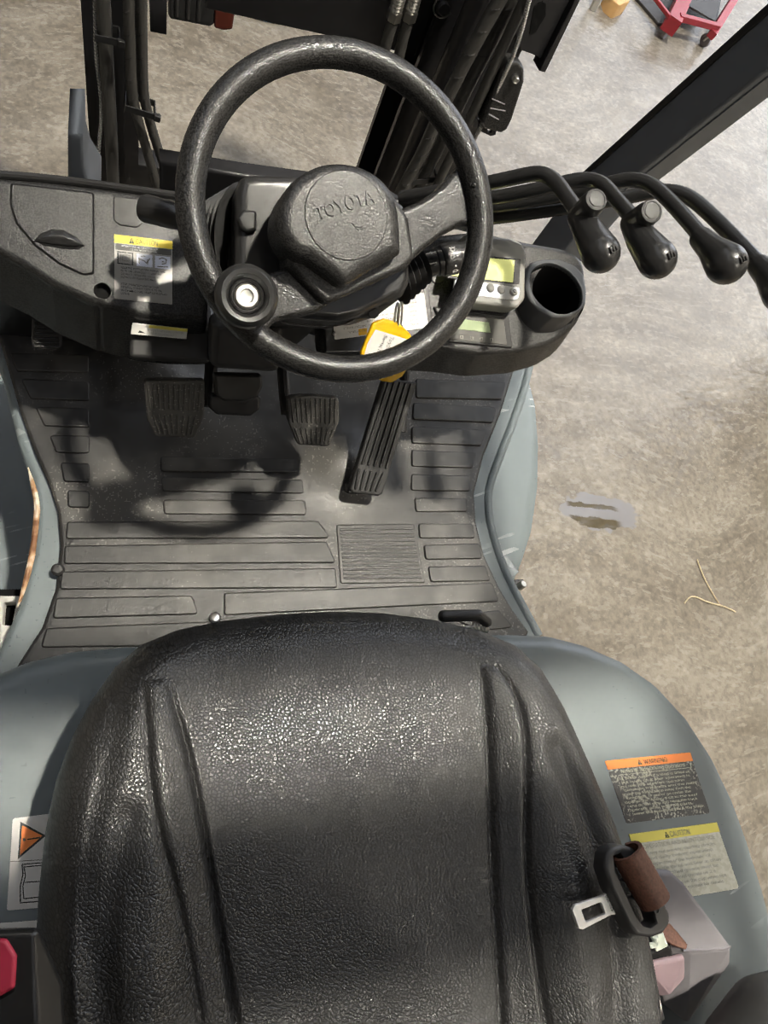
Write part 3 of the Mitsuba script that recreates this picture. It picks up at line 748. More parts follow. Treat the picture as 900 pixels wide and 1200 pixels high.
obj('top_edge', tube(spl([(-0.209, 0.7033, 0.9592), (-0.1482, 0.7084, 0.9612), (-0.0937, 0.7116, 0.9625), (-0.0174, 0.7127, 0.963), (0.0531, 0.7125, 0.9629)], 30), 0.005, 10), 'plastic_smooth', dash)

k, at = decal(dash, 'caution_sticker', [(-0.1722, 0.0386), (-0.1043, 0.0388), (-0.104, -0.0398), (-0.172, -0.0391)], DASH, TH, 'label_silver', 'silver caution sticker with yellow heading', rnd=0.0006)
quad_on(k, 'heading_band', at, DASH, TH, -0.003, 1.003, 0.875, 1.003, 'yellow_print', label='yellow heading band')
tri_mark(k, at, DASH, TH + 0.0003, 0.25, 0.89, 0.085, 0.10, 'ink', 'yellow_print')
write(k, 'heading', at, DASH, TH + 0.0003, [('CAUTION', 0.36, 0.895, 0.38, 0.075)], 'ink')
obj('black_field', slab([at(0.02, 0.77), at(0.98, 0.77), at(0.98, 0.865), at(0.02, 0.865)], DASH, TH + 0.0002, TH, 0.00005, 1), 'smoke_panel', k)
write(k, 'field_lettering', at, DASH, TH + 0.0002, [('OPERATE THE TRUCK CORRECTLY', 0.12, 0.825, 0.62, 0.025), ('FOLLOW THE INSTRUCTIONS', 0.27, 0.785, 0.46, 0.025)], 'print_white')
for s0, m in ((0.05, 'label_silver'), (0.38, 'label_blue'), (0.695, 'label_blue')):
    kk = quad_on(k, 'pictogram', at, DASH, TH, s0, s0 + 0.27, 0.55, 0.745, 'ink' if m == 'label_silver' else m, h=0.0003)
    if m == 'label_silver':
        quad_on(kk, 'pictogram_field', at, DASH, TH + 0.0003, s0 + 0.02, s0 + 0.25, 0.565, 0.73, m)
    g = lambda a, b: at(s0 + 0.27 * a, 0.55 + 0.195 * b)
    if s0 < 0.1:
        ls = [[g(0.3, 0.3), g(0.75, 0.3), g(0.8, 0.75), g(0.35, 0.75), g(0.3, 0.3)], [g(0.18, 0.25), g(0.22, 0.8)]]
    elif s0 < 0.5:
        ls = [[g(0.15, 0.2), g(0.15, 0.6), g(0.5, 0.45), g(0.62, 0.3), g(0.85, 0.7)], [g(0.7, 0.2), g(0.7, 0.6)], [g(0.25, 0.8), g(0.55, 0.85)]]
    else:
        ls = [[g(0.25, 0.75), g(0.5, 0.88), g(0.75, 0.75), g(0.7, 0.45), g(0.45, 0.35)], [g(0.45, 0.55), g(0.6, 0.55)], [g(0.15, 0.12), g(0.85, 0.18)]]
    obj('pictogram_drawing', cat([stroke(l, DASH, 0.0011, TH + 0.0003, TH + 0.0006) for l in ls]), 'ink_gray', kk)
tx = ['READ THE INSTRUCTION MANUAL AND', 'WITH THE OPERATION TO CONFIRM', 'CORRECT OPERATION AND ALSO', 'INSPECTION AND MAINTENANCE.', '', 'STOP OPERATION AND ASK OUR', 'OFFICIAL TO HAVE TOYOTA TO FIX,', 'WHEN      SIGNAL LAMP OR DISPLAY', 'GLOWS.']
wd = [0.76, 0.69, 0.66, 0.64, 0, 0.65, 0.71, 0.80, 0.15]
write(k, 'lettering', at, DASH, TH, [(s, 0.11, 0.485 - 0.049 * i - 0.01 * (i > 4), w, 0.028) for i, (s, w) in enumerate(zip(tx, wd)) if s], 'ink')
obj('wrench_mark', stroke([at(0.255, 0.142), at(0.32, 0.142)], DASH, 0.0018, TH, TH + 0.0003), 'ink', k)
lipq = [(-0.0351, 0.0098), (0.0316, 0.0082), (0.03, -0.0051), (-0.0371, -0.0042)]
k, at = decal(dash, 'lip_sticker', lipq, LIPF0, 0.002, 'label_white', 'small pale sticker under the lip of the panel', rnd=0.0005)
obj('ink_wedge', slab([at(0.12, 0.2), at(0.25, 0.2), at(0.15, 0.42)], LIPF0, 0.0023, 0.0019, 0.00004, 1), 'ink', k)
quad_on(k, 'heading_band', at, LIPF0, 0.002, 0.3, 1.0, 0.72, 1.0, 'yellow_faded')
write(k, 'lettering', at, LIPF0, 0.002, [('READ OPERATOR MANUAL BEFORE USE', 0.28, 0.45, 0.65, 0.16), ('CHECK OIL LEVEL DAILY', 0.32, 0.18, 0.5, 0.16)], 'ink_pale')
obj('under_panel', slab([(-0.3636, -0.0188), (-0.2883, -0.0321), (-0.2088, -0.0518), (-0.146, -0.0653), (-0.0637, -0.0631), (-0.0642, 0.0478), (-0.3636, 0.054)], DASH.up(-0.07), 0, -0.03, 0.008, rnd=0.01), 'black_paint', dash)
obj('under_panel', slab([(0.0685, -0.0364), (0.156, -0.0557), (0.2215, -0.058), (0.2207, 0.0393), (0.0681, 0.023)], DASH.up(-0.055), 0, -0.03, 0.008, rnd=0.01), 'black_paint', dash)
obj('knee_panel', rbox(Frame((0.0448, 0.5572, 0.87), (1, 0, 0), (0, -0.5, 0.86)), (0, 0, -0.02), (0.10, 0.045, 0.05), 0.006), 'plastic_dull', dash)

RD = [(0.0907, 0.0438), (0.1504, 0.0682), (0.2381, 0.0898), (0.3174, 0.1072), (0.4011, 0.1018), (0.4593, 0.1001), (0.4863, 0.0957), (0.4985, 0.0842), (0.5037, 0.0344), (0.495, -0.0014), (0.4728, -0.0278), (0.439, -0.0484), (0.3915, -0.0634), (0.3191, -0.0725), (0.2656, -0.0692), (0.2011, -0.0706), (0.1392, -0.0707), (0.0891, -0.0724)]
RC = shapely.Point(*[(0.4528, 0.0292)][0]).buffer(0.045)
obj('instrument_panel', wall_slab(round_poly(RD, 0.030).difference(RC), DASH, 0.046, 0.010, 0.0), 'plastic', dash)
CO = [(-0.0613, 0.0081), (-0.0511, 0.0255), (-0.0295, 0.0344), (-0.0012, 0.0383), (0.0254, 0.0314), (0.0384, 0.0152), (0.0371, -0.0117), (0.0305, -0.0359), (0.0172, -0.0503), (-0.0052, -0.0613), (-0.0312, -0.064), (-0.0518, -0.055), (-0.0651, -0.0368), (-0.0672, -0.0171)]
ck = obj('cup_holder', slab(round_poly(CO, 0.010).difference(shapely.Point(*[(-0.016, -0.0152)][0]).buffer(0.0430)), CUPF, 0.0, -0.045, 0.004, 4), 'plastic_ash', dash, label='round grey black cup holder')
CW = Frame(CUPF.at(*[(-0.016, -0.0152)][0]), CUPF.u, CUPF.n)
obj('cup_well', lathe([(0.0433, -0.002), (0.038, -0.095), (0.0, -0.095), (0.0, -0.098), (0.040, -0.098), (0.0443, -0.004)], CW, 48), 'pit_black', ck)
mo = [(0.248, -0.0094), (0.3669, -0.0118), (0.373, -0.0573), (0.272, -0.0566)]
meter = obj('lcd_meter', slab(mo, DASH, 0.004, -0.002, 0.0015, 2, rnd=0.001), 'plastic_smooth', dash, label='small meter with a dim green screen')
mo2 = [(0.2529, -0.0148), (0.3578, -0.0173), (0.3637, -0.0539), (0.2742, -0.0537)]
mf = DASH.up(0.004)
quadf = slab(mo2, mf, 0.0008, -0.001, 0.0003, 1)
obj('face', quadf, 'smoke_panel', meter)
obj('screen', slab([(0.2734, -0.0227), (0.3339, -0.0246), (0.3368, -0.039), (0.2762, -0.0381)], DASH.up(0.005), 0.0007, -0.001, 0.0002, 1), 'lcd_dim', meter, label='dim green liquid crystal screen')
for (x, y) in [(0.2909, -0.0489), (0.307, -0.0494), (0.3219, -0.0494), (0.3382, -0.0493)]:
    obj('symbol', stroke([(x - 0.0022, y - 0.002), (x + 0.0022, y - 0.002), (x + 0.0022, y + 0.002), (x - 0.0022, y + 0.002), (x - 0.0022, y - 0.001)], DASH.up(0.005), 0.0007, -0.001, 0.0004), 'ink_pale', meter)
hold = obj('plate_holder', slab([(0.0864, -0.0157), (0.1387, 0.0033), (0.2387, 0.0207), (0.2471, -0.0479), (0.2011, -0.0753), (0.0916, -0.0858)], DASH, 0.007, -0.002, 0.002, 2, rnd=0.002), 'plastic_smooth', dash)
PF = DASH.up(0.007)
k, at = decal(hold, 'rating_plate', [(0.0987, -0.0141), (0.2307, 0.0144), (0.2389, -0.0406), (0.1037, -0.0681)], PF, 0.0008, 'label_white', 'white printed rating plate', rnd=0.001)
quad_on(k, 'yellow_patch', at, PF, 0.0008, 0.25, 0.34, 0.02, 0.18, 'tag_yellow')
rows = []
for i in range(8):
    rows.append((['LOAD CENTER  mm', 'MAX. LIFTING HEIGHT', 'MODEL   MAST', 'CAPACITY  kg', 'TILT   ATTACHMENT', 'TIRE PRESSURE', 'TRUCK WEIGHT', 'YEAR  SERIAL No.'][i], 0.08 + 0.06 * (i % 2), 0.86 - 0.108 * i, 0.60, 0.05))
    rows.append((['1000', '500', '2500', '3000', '6', '700', '3710', '2014'][i], 0.80, 0.86 - 0.108 * i, 0.1, 0.05))
write(k, 'lettering', at, PF, 0.0008, rows, 'ink_gray')
for (x, y) in [(0.1034, -0.0604), (0.2291, 0.0092)]:
    obj('screw', lathe([(0, 0), (0.003, 0), (0.003, 0.0008), (0.002, 0.0016), (0, 0.0018)], Frame(PF.at(x, y, 0.0008), DASH.u, DASH.n), 14), 'chrome', hold)
obj('round_plug', lathe([(0, 0), (0.013, 0), (0.013, 0.001), (0.012, 0.002), (0, 0.002)], Frame(DASH.at(*[(0.2541, 0.0367)][0]), DASH.u, DASH.n), 30), 'plastic_smooth', dash)
obj('pin_hole', lathe([(0, 0), (0.0016, 0), (0.0016, 0.0004), (0, 0.0004)], Frame(DASH.at(*[(0.4084, -0.0433)][0]), DASH.u, DASH.n), 12), 'pit_black', dash)

# display on the panel
dsp = thing('display_unit', 'grey boxed display with lit yellow green screen beside the cup holder', 'display')
DF = DASH.up(0.036)
DO = [(0.2802, 0.0874), (0.3528, 0.0884), (0.3692, 0.0844), (0.3762, 0.0732), (0.3755, 0.0057), (0.3634, -0.0087), (0.3006, -0.0088), (0.2746, -0.0043)]
obj('base', slab(Polygon(DO).buffer(-0.004), DASH, 0.006, 0.0005, 0.002, 2, rnd=0.004), 'plastic_smooth', dsp)
obj('housing', slab(DO, DASH, 0.036, 0.006, 0.005, 4, rnd=0.008), 'display_gray', dsp)
obj('bezel', slab([(0.2613, 0.0571), (0.3667, 0.0601), (0.3644, 0.025), (0.254, 0.0214)], DF, 0.0010, -0.001, 0.0005, 2, rnd=0.001), 'plastic_smooth', dsp)
sc = obj('screen', slab([(0.2647, 0.0537), (0.3567, 0.0574), (0.3543, 0.026), (0.2585, 0.0251)], DF, 0.0018, -0.001, 0.0003, 1), 'lcd_green', dsp, label='yellow green liquid crystal screen')
scene[sc]['emitter'] = {'type': 'area', 'radiance': {'type': 'rgb', 'value': [0.20, 0.21, 0.07]}}
bs = obj('button_strip', slab([(0.2654, 0.0215), (0.3644, 0.0202), (0.3658, 0.0155), (0.3632, 0.0045), (0.3565, 0.0014), (0.2618, 0.0025)], DF, 0.0012, -0.001, 0.0006, 2, rnd=0.002), 'steel', dsp, label='bright metal button strip')
for n_, (x, y) in enumerate([(0.319, 0.0146), (0.3356, 0.0139), (0.3551, 0.013)]):
    F = Frame(DF.at(x, y, 0.001), DASH.u, DASH.n)
    b = obj('button', lathe([(0, 0), (0.0062, 0), (0.0060, 0.0015), (0.0045, 0.0032), (0.002, 0.0040), (0, 0.0042)], F, 26), 'steel' if n_ == 2 else 'display_gray', dsp)
    if n_ == 2:
        obj('symbol', stroke([(0.002 * math.cos(a), 0.002 * math.sin(a)) for a in np.linspace(0.6, 5.6, 12)], F, 0.0008, 0.0034, 0.0046), 'ink', b)

# ---------------------------------------------------------------- steering column
col = thing('steering_column', 'black steering column shroud under the wheel with bellows on both sides', 'steering column')
CF = WHEEL.up(-0.040)
CP = [(-0.0969, 0.035), (-0.0827, 0.0395), (-0.0439, 0.0436), (0.0057, 0.0416), (0.0545, 0.0401), (0.0763, 0.0327), (0.0842, 0.0162), (0.0891, -0.0474), (0.0821, -0.0635), (0.0609, -0.0737), (0.0308, -0.0908), (0.0073, -0.0973), (-0.0388, -0.097), (-0.0882, -0.0742), (-0.1006, -0.0588), (-0.1016, 0.0214)]
obj('shroud', slab(CP, CF, 0.0, -0.085, 0.010, 5, rnd=0.008), 'plastic_smooth', col)
obj('shroud_lip', slab(Polygon(CP).buffer(0.0025), CF, -0.052, -0.060, 0.002, 2, rnd=0.008), 'plastic_smooth', col)
obj('shroud_lower', slab([(-0.0845, 0.0346), (0.1049, 0.0411), (0.1169, -0.0471), (0.079, -0.0779), (-0.0352, -0.0919), (-0.082, -0.0666)], WHEEL.up(-0.13), 0.006, -0.12, 0.012, 4, rnd=0.012), 'plastic_smooth', col)
obj('lip_hole', lathe([(0, -0.052), (0.006, -0.052), (0.006, -0.0495), (0, -0.0495)], Frame(WHEEL.at(*[(0.0507, -0.0833)][0]), WHEEL.u, WHEEL.n), 20), 'pit_black', col)
obj('horn_boss', lathe([(0, -0.05), (0.05, -0.05), (0.048, -0.005), (0.040, 0.012), (0, 0.012)], Frame(WHEEL.at(0, 0, -0.03), WHEEL.u, WHEEL.n), 40), 'plastic_smooth', col)
tl = obj('tilt_latch', slab([(-0.1012, -0.0073), (-0.0955, 0.0015), (-0.082, 0.0025), (-0.0814, -0.0163), (-0.0916, -0.0192), (-0.0976, -0.0159)], WHEEL.up(-0.038), 0.006, -0.004, 0.003, 3, rnd=0.002), 'plastic_smooth', col)
obj('steering_post', hull([(CF.at(-0.045, -0.02, -0.10), 0.03), (CF.at(0.045, -0.02, -0.10), 0.03), ((0.115, 0.62, 0.78), 0.025), ((0.185, 0.62, 0.78), 0.025)]), 'plastic_dull', col)
obj('post_cover', rbox(Frame((0.1365, 0.5315, 0.91), (1, 0, 0), (0, -0.75, 0.66)), (0, 0.0, -0.03), (0.090, 0.062, 0.06), 0.012), 'plastic_dull', col)
obj('post_flap', slab([(-0.0362, 0.0129), (0.0297, 0.016), (0.0319, -0.0004), (0.0244, -0.0164), (0.0105, -0.0232), (-0.0199, -0.0236), (-0.0318, -0.016)], FLAP, 0.008, -0.01, 0.004, 3, rnd=0.004), 'plastic_smooth', col)
obj('post_base', slab([(-0.0385, -0.0187), (0.034, -0.0159), (0.0327, -0.0366), (0.0201, -0.0469), (-0.0271, -0.0467), (-0.0379, -0.0377)], FLAP.up(-0.015), 0.004, -0.03, 0.004, 3, rnd=0.005), 'black_paint', col)


def bellows(a, b, r0, r1, n, name):
    a, b = np.array(a), np.array(b)
    F = Frame(a, (0, 0.3, 1), b - a)
    L = np.linalg.norm(b - a)
    pr = [(0, 0)]
    for i in range(n * 2 + 1):
        s = i / (2 * n)
        pr.append((r0 + (r1 - r0) * s - (0.0065 if i % 2 else 0), L * s))
    pr.append((0, L))
    return obj(name, lathe(pr, F, 36), 'plastic_dull', col, smooth=25)


bellows([(0.1031, 0.5702, 1.0726)][0], [(0.0672, 0.5875, 1.057)][0], 0.048, 0.020, 6, 'bellows')
bellows([(0.2865, 0.5404, 1.0632)][0], [(0.3175, 0.5551, 1.0713)][0], 0.033, 0.023, 4, 'bellows')
la, lb2 = np.array([(0.0725, 0.5868, 1.0587)][0]), np.array([(0.0075, 0.6189, 1.0358)][0])
F = Frame(la, (0, 0.3, 1), lb2 - la)
L = np.linalg.norm(lb2 - la)
st = obj('direction_lever', lathe([(0, 0), (0.0085, 0), (0.0085, L * 0.25), (0.0125, L * 0.32), (0.0145, L * 0.5), (0.0150, L * 0.93), (0.0135, L * 0.98), (0.009, L), (0, L)], F, 32), 'plastic_smooth', col)
obj('arrow_mark', stroke([(-0.006, -0.004), (0.0, 0.004), (0.004, 0.002), (0.006, -0.004)], Frame(F.o + F.n * L, F.u, F.n), 0.0012, 0, 0.0004), 'ink_pale', st)
sa, sb = np.array([(0.3092, 0.5528, 1.0696)][0]), np.array([(0.3728, 0.5661, 1.0871)][0])
F = Frame(sa, (0.1, -0.5, 0.85), sb - sa)
L = np.linalg.norm(sb - sa)
sk = obj('light_switch', lathe([(0, 0), (0.0150, 0), (0.0150, 0.0255), (0.0165, 0.027), (0.0165, 0.032), (0.0182, 0.033), (0.0188, 0.036), (0.0188, 0.052), (0.0178, 0.054), (0.016, 0.0545), (0.016, L), (0, L)], F, 40), 'plastic_smooth', col)


def on_barrel(parent, items, F, r):
    """Prints wrapped on a barrel: strokes or letters given as (axial, arc) metres."""
    for nm, m in items:
        v = np.array(m.vertices)
        ang = v[:, 1] / r
        rr = r + v[:, 2]
        w = F.o + v[:, :1] * F.n + (np.cos(ang) * rr)[:, None] * F.u + (np.sin(ang) * rr)[:, None] * F.v
        obj(nm, trimesh.Trimesh(w, m.faces, process=False), 'print_white', parent, smooth=False)


Z0 = Frame((0, 0, 0), (1, 0, 0), (0, 0, 1))


def shift(m, x, y, flip=True):
    v = np.array(m.vertices)
    m = trimesh.Trimesh(np.column_stack([v[:, 0] + x, -(v[:, 1] + y) if flip else v[:, 1] + y, v[:, 2]]), m.faces[:, ::-1] if flip else m.faces, process=False)
    return m


R2 = 0.0188
sun = [stroke([(0.0022 * math.cos(a), 0.0022 * math.sin(a)) for a in np.linspace(0, 6.3, 16)], Z0, 0.0007, 0, 0.0003)] + [stroke([(0.0032 * math.cos(a), 0.0032 * math.sin(a)), (0.0045 * math.cos(a), 0.0045 * math.sin(a))], Z0, 0.0008, 0, 0.0003) for a in np.arange(8) * math.pi / 4]
off = lettering('OFF', Z0, 0, 0, 0.0042, 0.0105)
on_barrel(sk, [('sun_symbol', shift(cat(sun), 0.044, 0.009)), ('off_lettering', shift(off, 0.0385, -0.0015)),
               ('dot', shift(stroke([(-0.001, 0), (0.001, 0)], Z0, 0.002, 0, 0.0003), 0.044, -0.010)),
               ('lamp_symbol', shift(stroke([(-0.003, 0.0015), (0.001, 0.0015), (0.003, 0), (0.001, -0.0015), (-0.003, -0.0015), (-0.003, 0.0015)], Z0, 0.0007, 0, 0.0003), 0.044, -0.017))], F, R2)
on_barrel(sk, [('arrow_symbol', shift(cat([stroke([(-0.007, 0), (0.007, 0)], Z0, 0.0012, 0, 0.0003), stroke([(-0.001, 0.002), (0.001, 0), (-0.001, -0.002)], Z0, 0.0012, 0, 0.0003)]), 0.020, 0.012)),
               ('pointer_line', shift(stroke([(-0.005, 0), (0.005, 0)], Z0, 0.0012, 0, 0.0003), 0.018, -0.001))], F, 0.0151)

# ---------------------------------------------------------------- steering wheel
wheel = thing('steering_wheel', 'black grained steering wheel with two spokes, wide hub pad and spinner knob', 'steering wheel')
RM, RT = 0.1487, 0.0138
g = np.linspace(0, 2 * np.pi, 160, endpoint=False)
sw = 1 + 0.05 * np.sin(g * 40) * 0
rim = tube(WHEEL.put(np.stack([RM * np.cos(g), RM * np.sin(g), 0 * g], 1)), RT, 28, closed=True)
obj('rim', rim, 'rim_black', wheel, smooth=True)
SPF = WHEEL.up(-0.004)
obj('spoke', slab([(0.0565, 0.0149), (0.0801, 0.0264), (0.1, 0.0418), (0.1169, 0.0618), (0.126, 0.0716), (0.1488, 0.07), (0.1553, 0.0142), (0.1437, 0.0075), (0.1287, 0.009), (0.1089, -0.0029), (0.0888, -0.0198), (0.0727, -0.0353), (0.056, -0.0406)], SPF, 0.002, -0.018, 0.006, 4, rnd=0.004), 'rim_black', wheel)
obj('spoke', slab([(-0.0422, -0.0481), (-0.0564, -0.0546), (-0.0706, -0.0602), (-0.0853, -0.0706), (-0.1116, -0.0638), (-0.1192, -0.086), (-0.0968, -0.1056), (-0.0738, -0.1199), (-0.069, -0.1105), (-0.059, -0.1039), (-0.0403, -0.0989), (-0.023, -0.094), (-0.011, -0.0845)], SPF, 0.000, -0.018, 0.006, 4, rnd=0.004), 'rim_black', wheel)
obj('hub_base', slab([(-0.0609, -0.0061), (-0.0576, -0.0547), (-0.0524, -0.0589), (-0.0187, -0.0872), (-0.0015, -0.079), (0.0299, -0.0625), (0.0638, -0.0447), (0.0725, -0.0336), (0.0636, 0.0053), (0.042, 0.0302), (-0.0069, 0.0383), (-0.0454, 0.0241)], WHEEL, 0.012, -0.030, 0.006, 4, rnd=0.008), 'plastic', wheel)
HA = [tuple(q) for q in spl([(-0.0536, -0.0511), (-0.0661, -0.0402), (-0.073, -0.0251), (-0.0726, -0.01), (-0.0676, 0.005), (-0.0577, 0.0184), (-0.0444, 0.0293), (-0.0284, 0.037), (-0.012, 0.0402), (0.0048, 0.0397), (0.0204, 0.0351), (0.033, 0.0268), (0.0415, 0.0155), (0.0458, 0.0026), (0.0486, -0.0146)], 60)]
HP = HA + [(0.0507, -0.0344), (0.0378, -0.0432), (0.0216, -0.053), (0.0065, -0.0634), (-0.0043, -0.0709), (-0.0103, -0.0707), (-0.0259, -0.0621), (-0.0429, -0.0522)]
HPC = [(-0.0081, -0.0081)][0]


def hub_h(u, v, d):
    return 0.012 * np.sqrt(np.clip(1 - (1 - np.clip(d / 0.013, 0, 1)) ** 2, 0, 1))


pad = obj('hub_pad', dome(HP, WHEEL.up(0.024), hub_h, 0.004, 0.040, rings=(0.0003, 0.001, 0.002, 0.0035, 0.0055, 0.008, 0.011, 0.0135), rnd=0.004), 'plastic', wheel, smooth=40)
obj('emblem_disc', lathe([(0, 0.035), (0.0405, 0.035), (0.0405, 0.0361), (0.0398, 0.0367), (0.0, 0.0367)], Frame(WHEEL.at(*HPC), WHEEL.u, WHEEL.n), 72), 'plastic', pad)
TF = WHEEL.up(0.0367)
pt = [(-0.0361, -0.0157), (0.0196, 0.0085), (0.0039, -0.016), (0.016, -0.02)]
a_, b_ = np.array(pt[0]), np.array(pt[1])
rot = math.degrees(math.atan2(*(b_ - a_)[::-1]))
obj('emblem_lettering', lettering('TOYOTA', TF, a_[0], a_[1], 0.0115, float(np.linalg.norm(b_ - a_)), rot, -0.001, 0.0022, True), 'plastic_smooth', pad, smooth=False, label='raised letters reading TOYOTA')
hm = [stroke([(np.array(pt[2]) + q) for q in ((-0.007, 0.003), (-0.003, -0.001), (0.003, -0.0005), (0.007, 0.0035))], TF, 0.0011, -0.001, 0.0008), stroke([(np.array(pt[2]) + q) for q in ((-0.001, -0.003), (0.005, -0.001))], TF, 0.0011, -0.001, 0.0008)]
obj('horn_mark', cat(hm), 'plastic_smooth', pad)
for (x, y) in [(0.1339, 0.0464), (0.1425, 0.0484), (0.1471, 0.0407), (0.1386, 0.0361), (0.1487, 0.0325)]:
    obj('grip_bump', lathe([(0, -0.010), (0.0036, -0.008), (0.0034, 0.0004), (0.002, 0.0016), (0, 0.002)], Frame(WHEEL.at(x, y, 0.0105), WHEEL.u, WHEEL.n), 18), 'rim_black', wheel, smooth=True)
kn = obj('spinner_knob', lathe([(0, -0.012), (0.012, -0.012), (0.013, -0.004), (0.0255, -0.002), (0.0285, 0.004), (0.0290, 0.010), (0.0270, 0.016), (0.0235, 0.019), (0.0195, 0.0185), (0.0165, 0.014), (0.0155, 0.009), (0, 0.009)], KNOBW, 56), 'plastic_smooth', wheel, smooth=40)
obj('knob_ring', lathe([(0.0155, 0.006), (0.0155, 0.013), (0.0140, 0.0145), (0.0125, 0.013), (0.0122, 0.008), (0, 0.008)], KNOBW, 44), 'plastic_smooth', kn)
obj('knob_cap', lathe([(0.0118, 0.006), (0.0118, 0.0125), (0.0100, 0.0142), (0.0062, 0.0142), (0.0056, 0.0125), (0, 0.0115)], KNOBW, 44), 'steel', kn, label='worn bright centre cap')
obj('knob_clamp', hull([(KNOBW.at(-0.012, -0.006, -0.012), 0.006), (KNOBW.at(0.012, 0.004, -0.012), 0.006), (WHEEL.at(*[(-0.1, -0.0966)][0], 0.008), 0.009)]), 'plastic_smooth', kn)

# ---------------------------------------------------------------- key tag
tag = thing('key_tag', 'yellow plastic key tag with a white paper insert hanging under the wheel rim', 'key tag')
TO = [(-0.0185, 0.0277), (-0.0054, 0.0333), (0.0107, 0.0302), (0.026, 0.0196), (0.0314, 0.008), (0.0296, -0.0119), (0.0211, -0.0276), (0.0097, -0.035), (-0.0025, -0.0338), (-0.0173, -0.0254), (-0.0272, -0.0149), (-0.0292, -0.004)]
obj('body', slab(TO, TAG, 0.004, -0.001, 0.0018, 3, rnd=0.003), 'tag_yellow', tag)
TI = [(-0.0152, 0.021), (0.0232, 0.0132), (0.0179, -0.0113), (0.0109, -0.0212), (-0.0267, -0.0117), (-0.0226, 0.0068)]
pk = obj('paper', slab(TI, TAG, 0.0046, 0.003, 0.0002, 1, rnd=0.001), 'label_white', tag, label='white paper insert with black lettering')
q = [np.array(a) for a in [(0.0182, 0.0101), (0.0106, -0.0127), (0.0027, 0.0153), (-0.0054, -0.012), (-0.0044, 0.0165), (-0.0145, -0.0098)]]
for i, s in enumerate(('B', 'Toyota', 'Serial No.')):
    d = q[2 * i + 1] - q[2 * i]
    obj('lettering', lettering(s, TAG, q[2 * i][0], q[2 * i][1], (0.0065, 0.0042, 0.0038)[i], float(np.linalg.norm(d)) * (0.2, 0.6, 0.9)[i], math.degrees(math.atan2(d[1], d[0])), 0.0045, 0.0004), 'ink', pk, smooth=False)
rp = np.array([(0.2696, 0.4602, 1.0767)][0])
rq = np.array([(0.2808, 0.4927, 1.0708)][0])
for sgn in (0.0, 0.004):
    cc = (rp + rq) / 2 + np.array([sgn, 0, sgn * 0.5])
    ax = (rq - rp) / 2
    side = np.cross(ax, [1.0, 0.4, 0.2])
    side *= np.linalg.norm(ax) / np.linalg.norm(side) * 0.8
    g = np.linspace(0, 2 * np.pi, 40, endpoint=False)
    obj('ring', tube(cc + np.cos(g)[:, None] * ax + np.sin(g)[:, None] * side, 0.0011, 8, closed=True), 'chrome', tag)

# ---------------------------------------------------------------- pedals


def ribbed_pedal(name, label, fr, outline, rows, arm, cat_='pedal'):
    t = thing(name, label, cat_)
    k = obj('pad', slab(outline, fr, 0.006, -0.006, 0.003, 3, rnd=0.006), 'rubber', t)
    for a, b in rows:
        obj('rib', hull([(fr.at(*a, 0.0066), 0.0015), (fr.at(*b, 0.0066), 0.0015)]), 'rubber', k)
    obj('arm', tube(spl(arm, 14), 0.009, 10), 'black_paint', t)
    return t


def fan(l0, r0, l1, r1, n):
    l0, r0, l1, r1 = map(np.array, (l0, r0, l1, r1))
    return [(l0 + (r0 - l0) * s, l1 + (r1 - l1) * s) for s in np.linspace(0, 1, n)]


A = [(-0.0363, 0.0319), (0.033, 0.0362), (-0.0326, 0.0007), (0.031, 0.0004), (-0.0291, -0.0089), (0.0279, -0.0098), (-0.0197, -0.036), (0.023, -0.0355)]
ribbed_pedal('inching_pedal', 'wide ribbed rubber pedal between the steering post and the small squarish pedal', PEDA, [(-0.0418, 0.0386), (0.0384, 0.0439), (0.0395, -0.008), (0.0279, -0.0417), (-0.0253, -0.0413), (-0.0369, -0.0167)], fan(*A[:4], 11) + fan(*A[4:], 8), [PEDA.at(0.045, 0.0, -0.012), PEDA.at(0.05, 0.05, -0.04), (0.10, 0.68, 0.80)])
A = [(-0.0349, 0.0297), (0.0312, 0.0334), (-0.0279, -0.004), (0.0345, -0.0037), (-0.0243, -0.0145), (0.0332, -0.0147), (-0.0142, -0.0371), (0.0292, -0.0369)]
ribbed_pedal('brake_pedal', 'ribbed rubber brake pedal between the steering post and the long accelerator', PEDB, [(-0.0401, 0.0319), (-0.004, 0.0366), (0.0362, 0.035), (0.0421, -0.0007), (0.0312, -0.0424), (-0.0177, -0.0414), (-0.037, -0.0018)], fan(*A[:4], 10) + fan(*A[4:], 8), [PEDB.at(-0.035, 0.0, -0.012), PEDB.at(-0.04, 0.05, -0.04), (0.21, 0.68, 0.80)])
acc = thing('accelerator_pedal', 'long slanted black accelerator pedal with four deep grooves', 'pedal')
AO = [(0.0143, 0.1854), (0.0711, 0.1822), (0.0249, 0.0003), (0.0193, -0.004), (-0.0261, 0.0011), (-0.0307, 0.0066)]
k = obj('pad', slab(AO, ACC, 0.006, -0.010, 0.004, 3, rnd=0.003), 'plastic_dull', acc)
A = [(0.022, 0.1795), (0.0596, 0.1778), (-0.013, 0.0497), (0.0278, 0.0438)]
B = [(-0.018, 0.0386), (0.0228, 0.0326), (-0.0218, 0.0095), (0.0131, 0.0058)]
for a, b in fan(*A, 5) + fan(*B, 5):
    obj('rib', hull([(ACC.at(*a, 0.0065), 0.0024), (ACC.at(*b, 0.0065), 0.0024)]), 'plastic_smooth', k)
obj('arm', tube([ACC.at(0.06, 0.10, -0.02), (0.43, 0.78, 0.80)], 0.008, 10), 'black_paint', acc)
obj('hinge', rbox(ACC, (-0.005, 0.004, -0.022), (0.05, 0.016, 0.022), 0.004), 'black_paint', acc)
park = thing('parking_brake_pedal', 'small squarish ribbed rubber pedal under the storage lid', 'pedal')
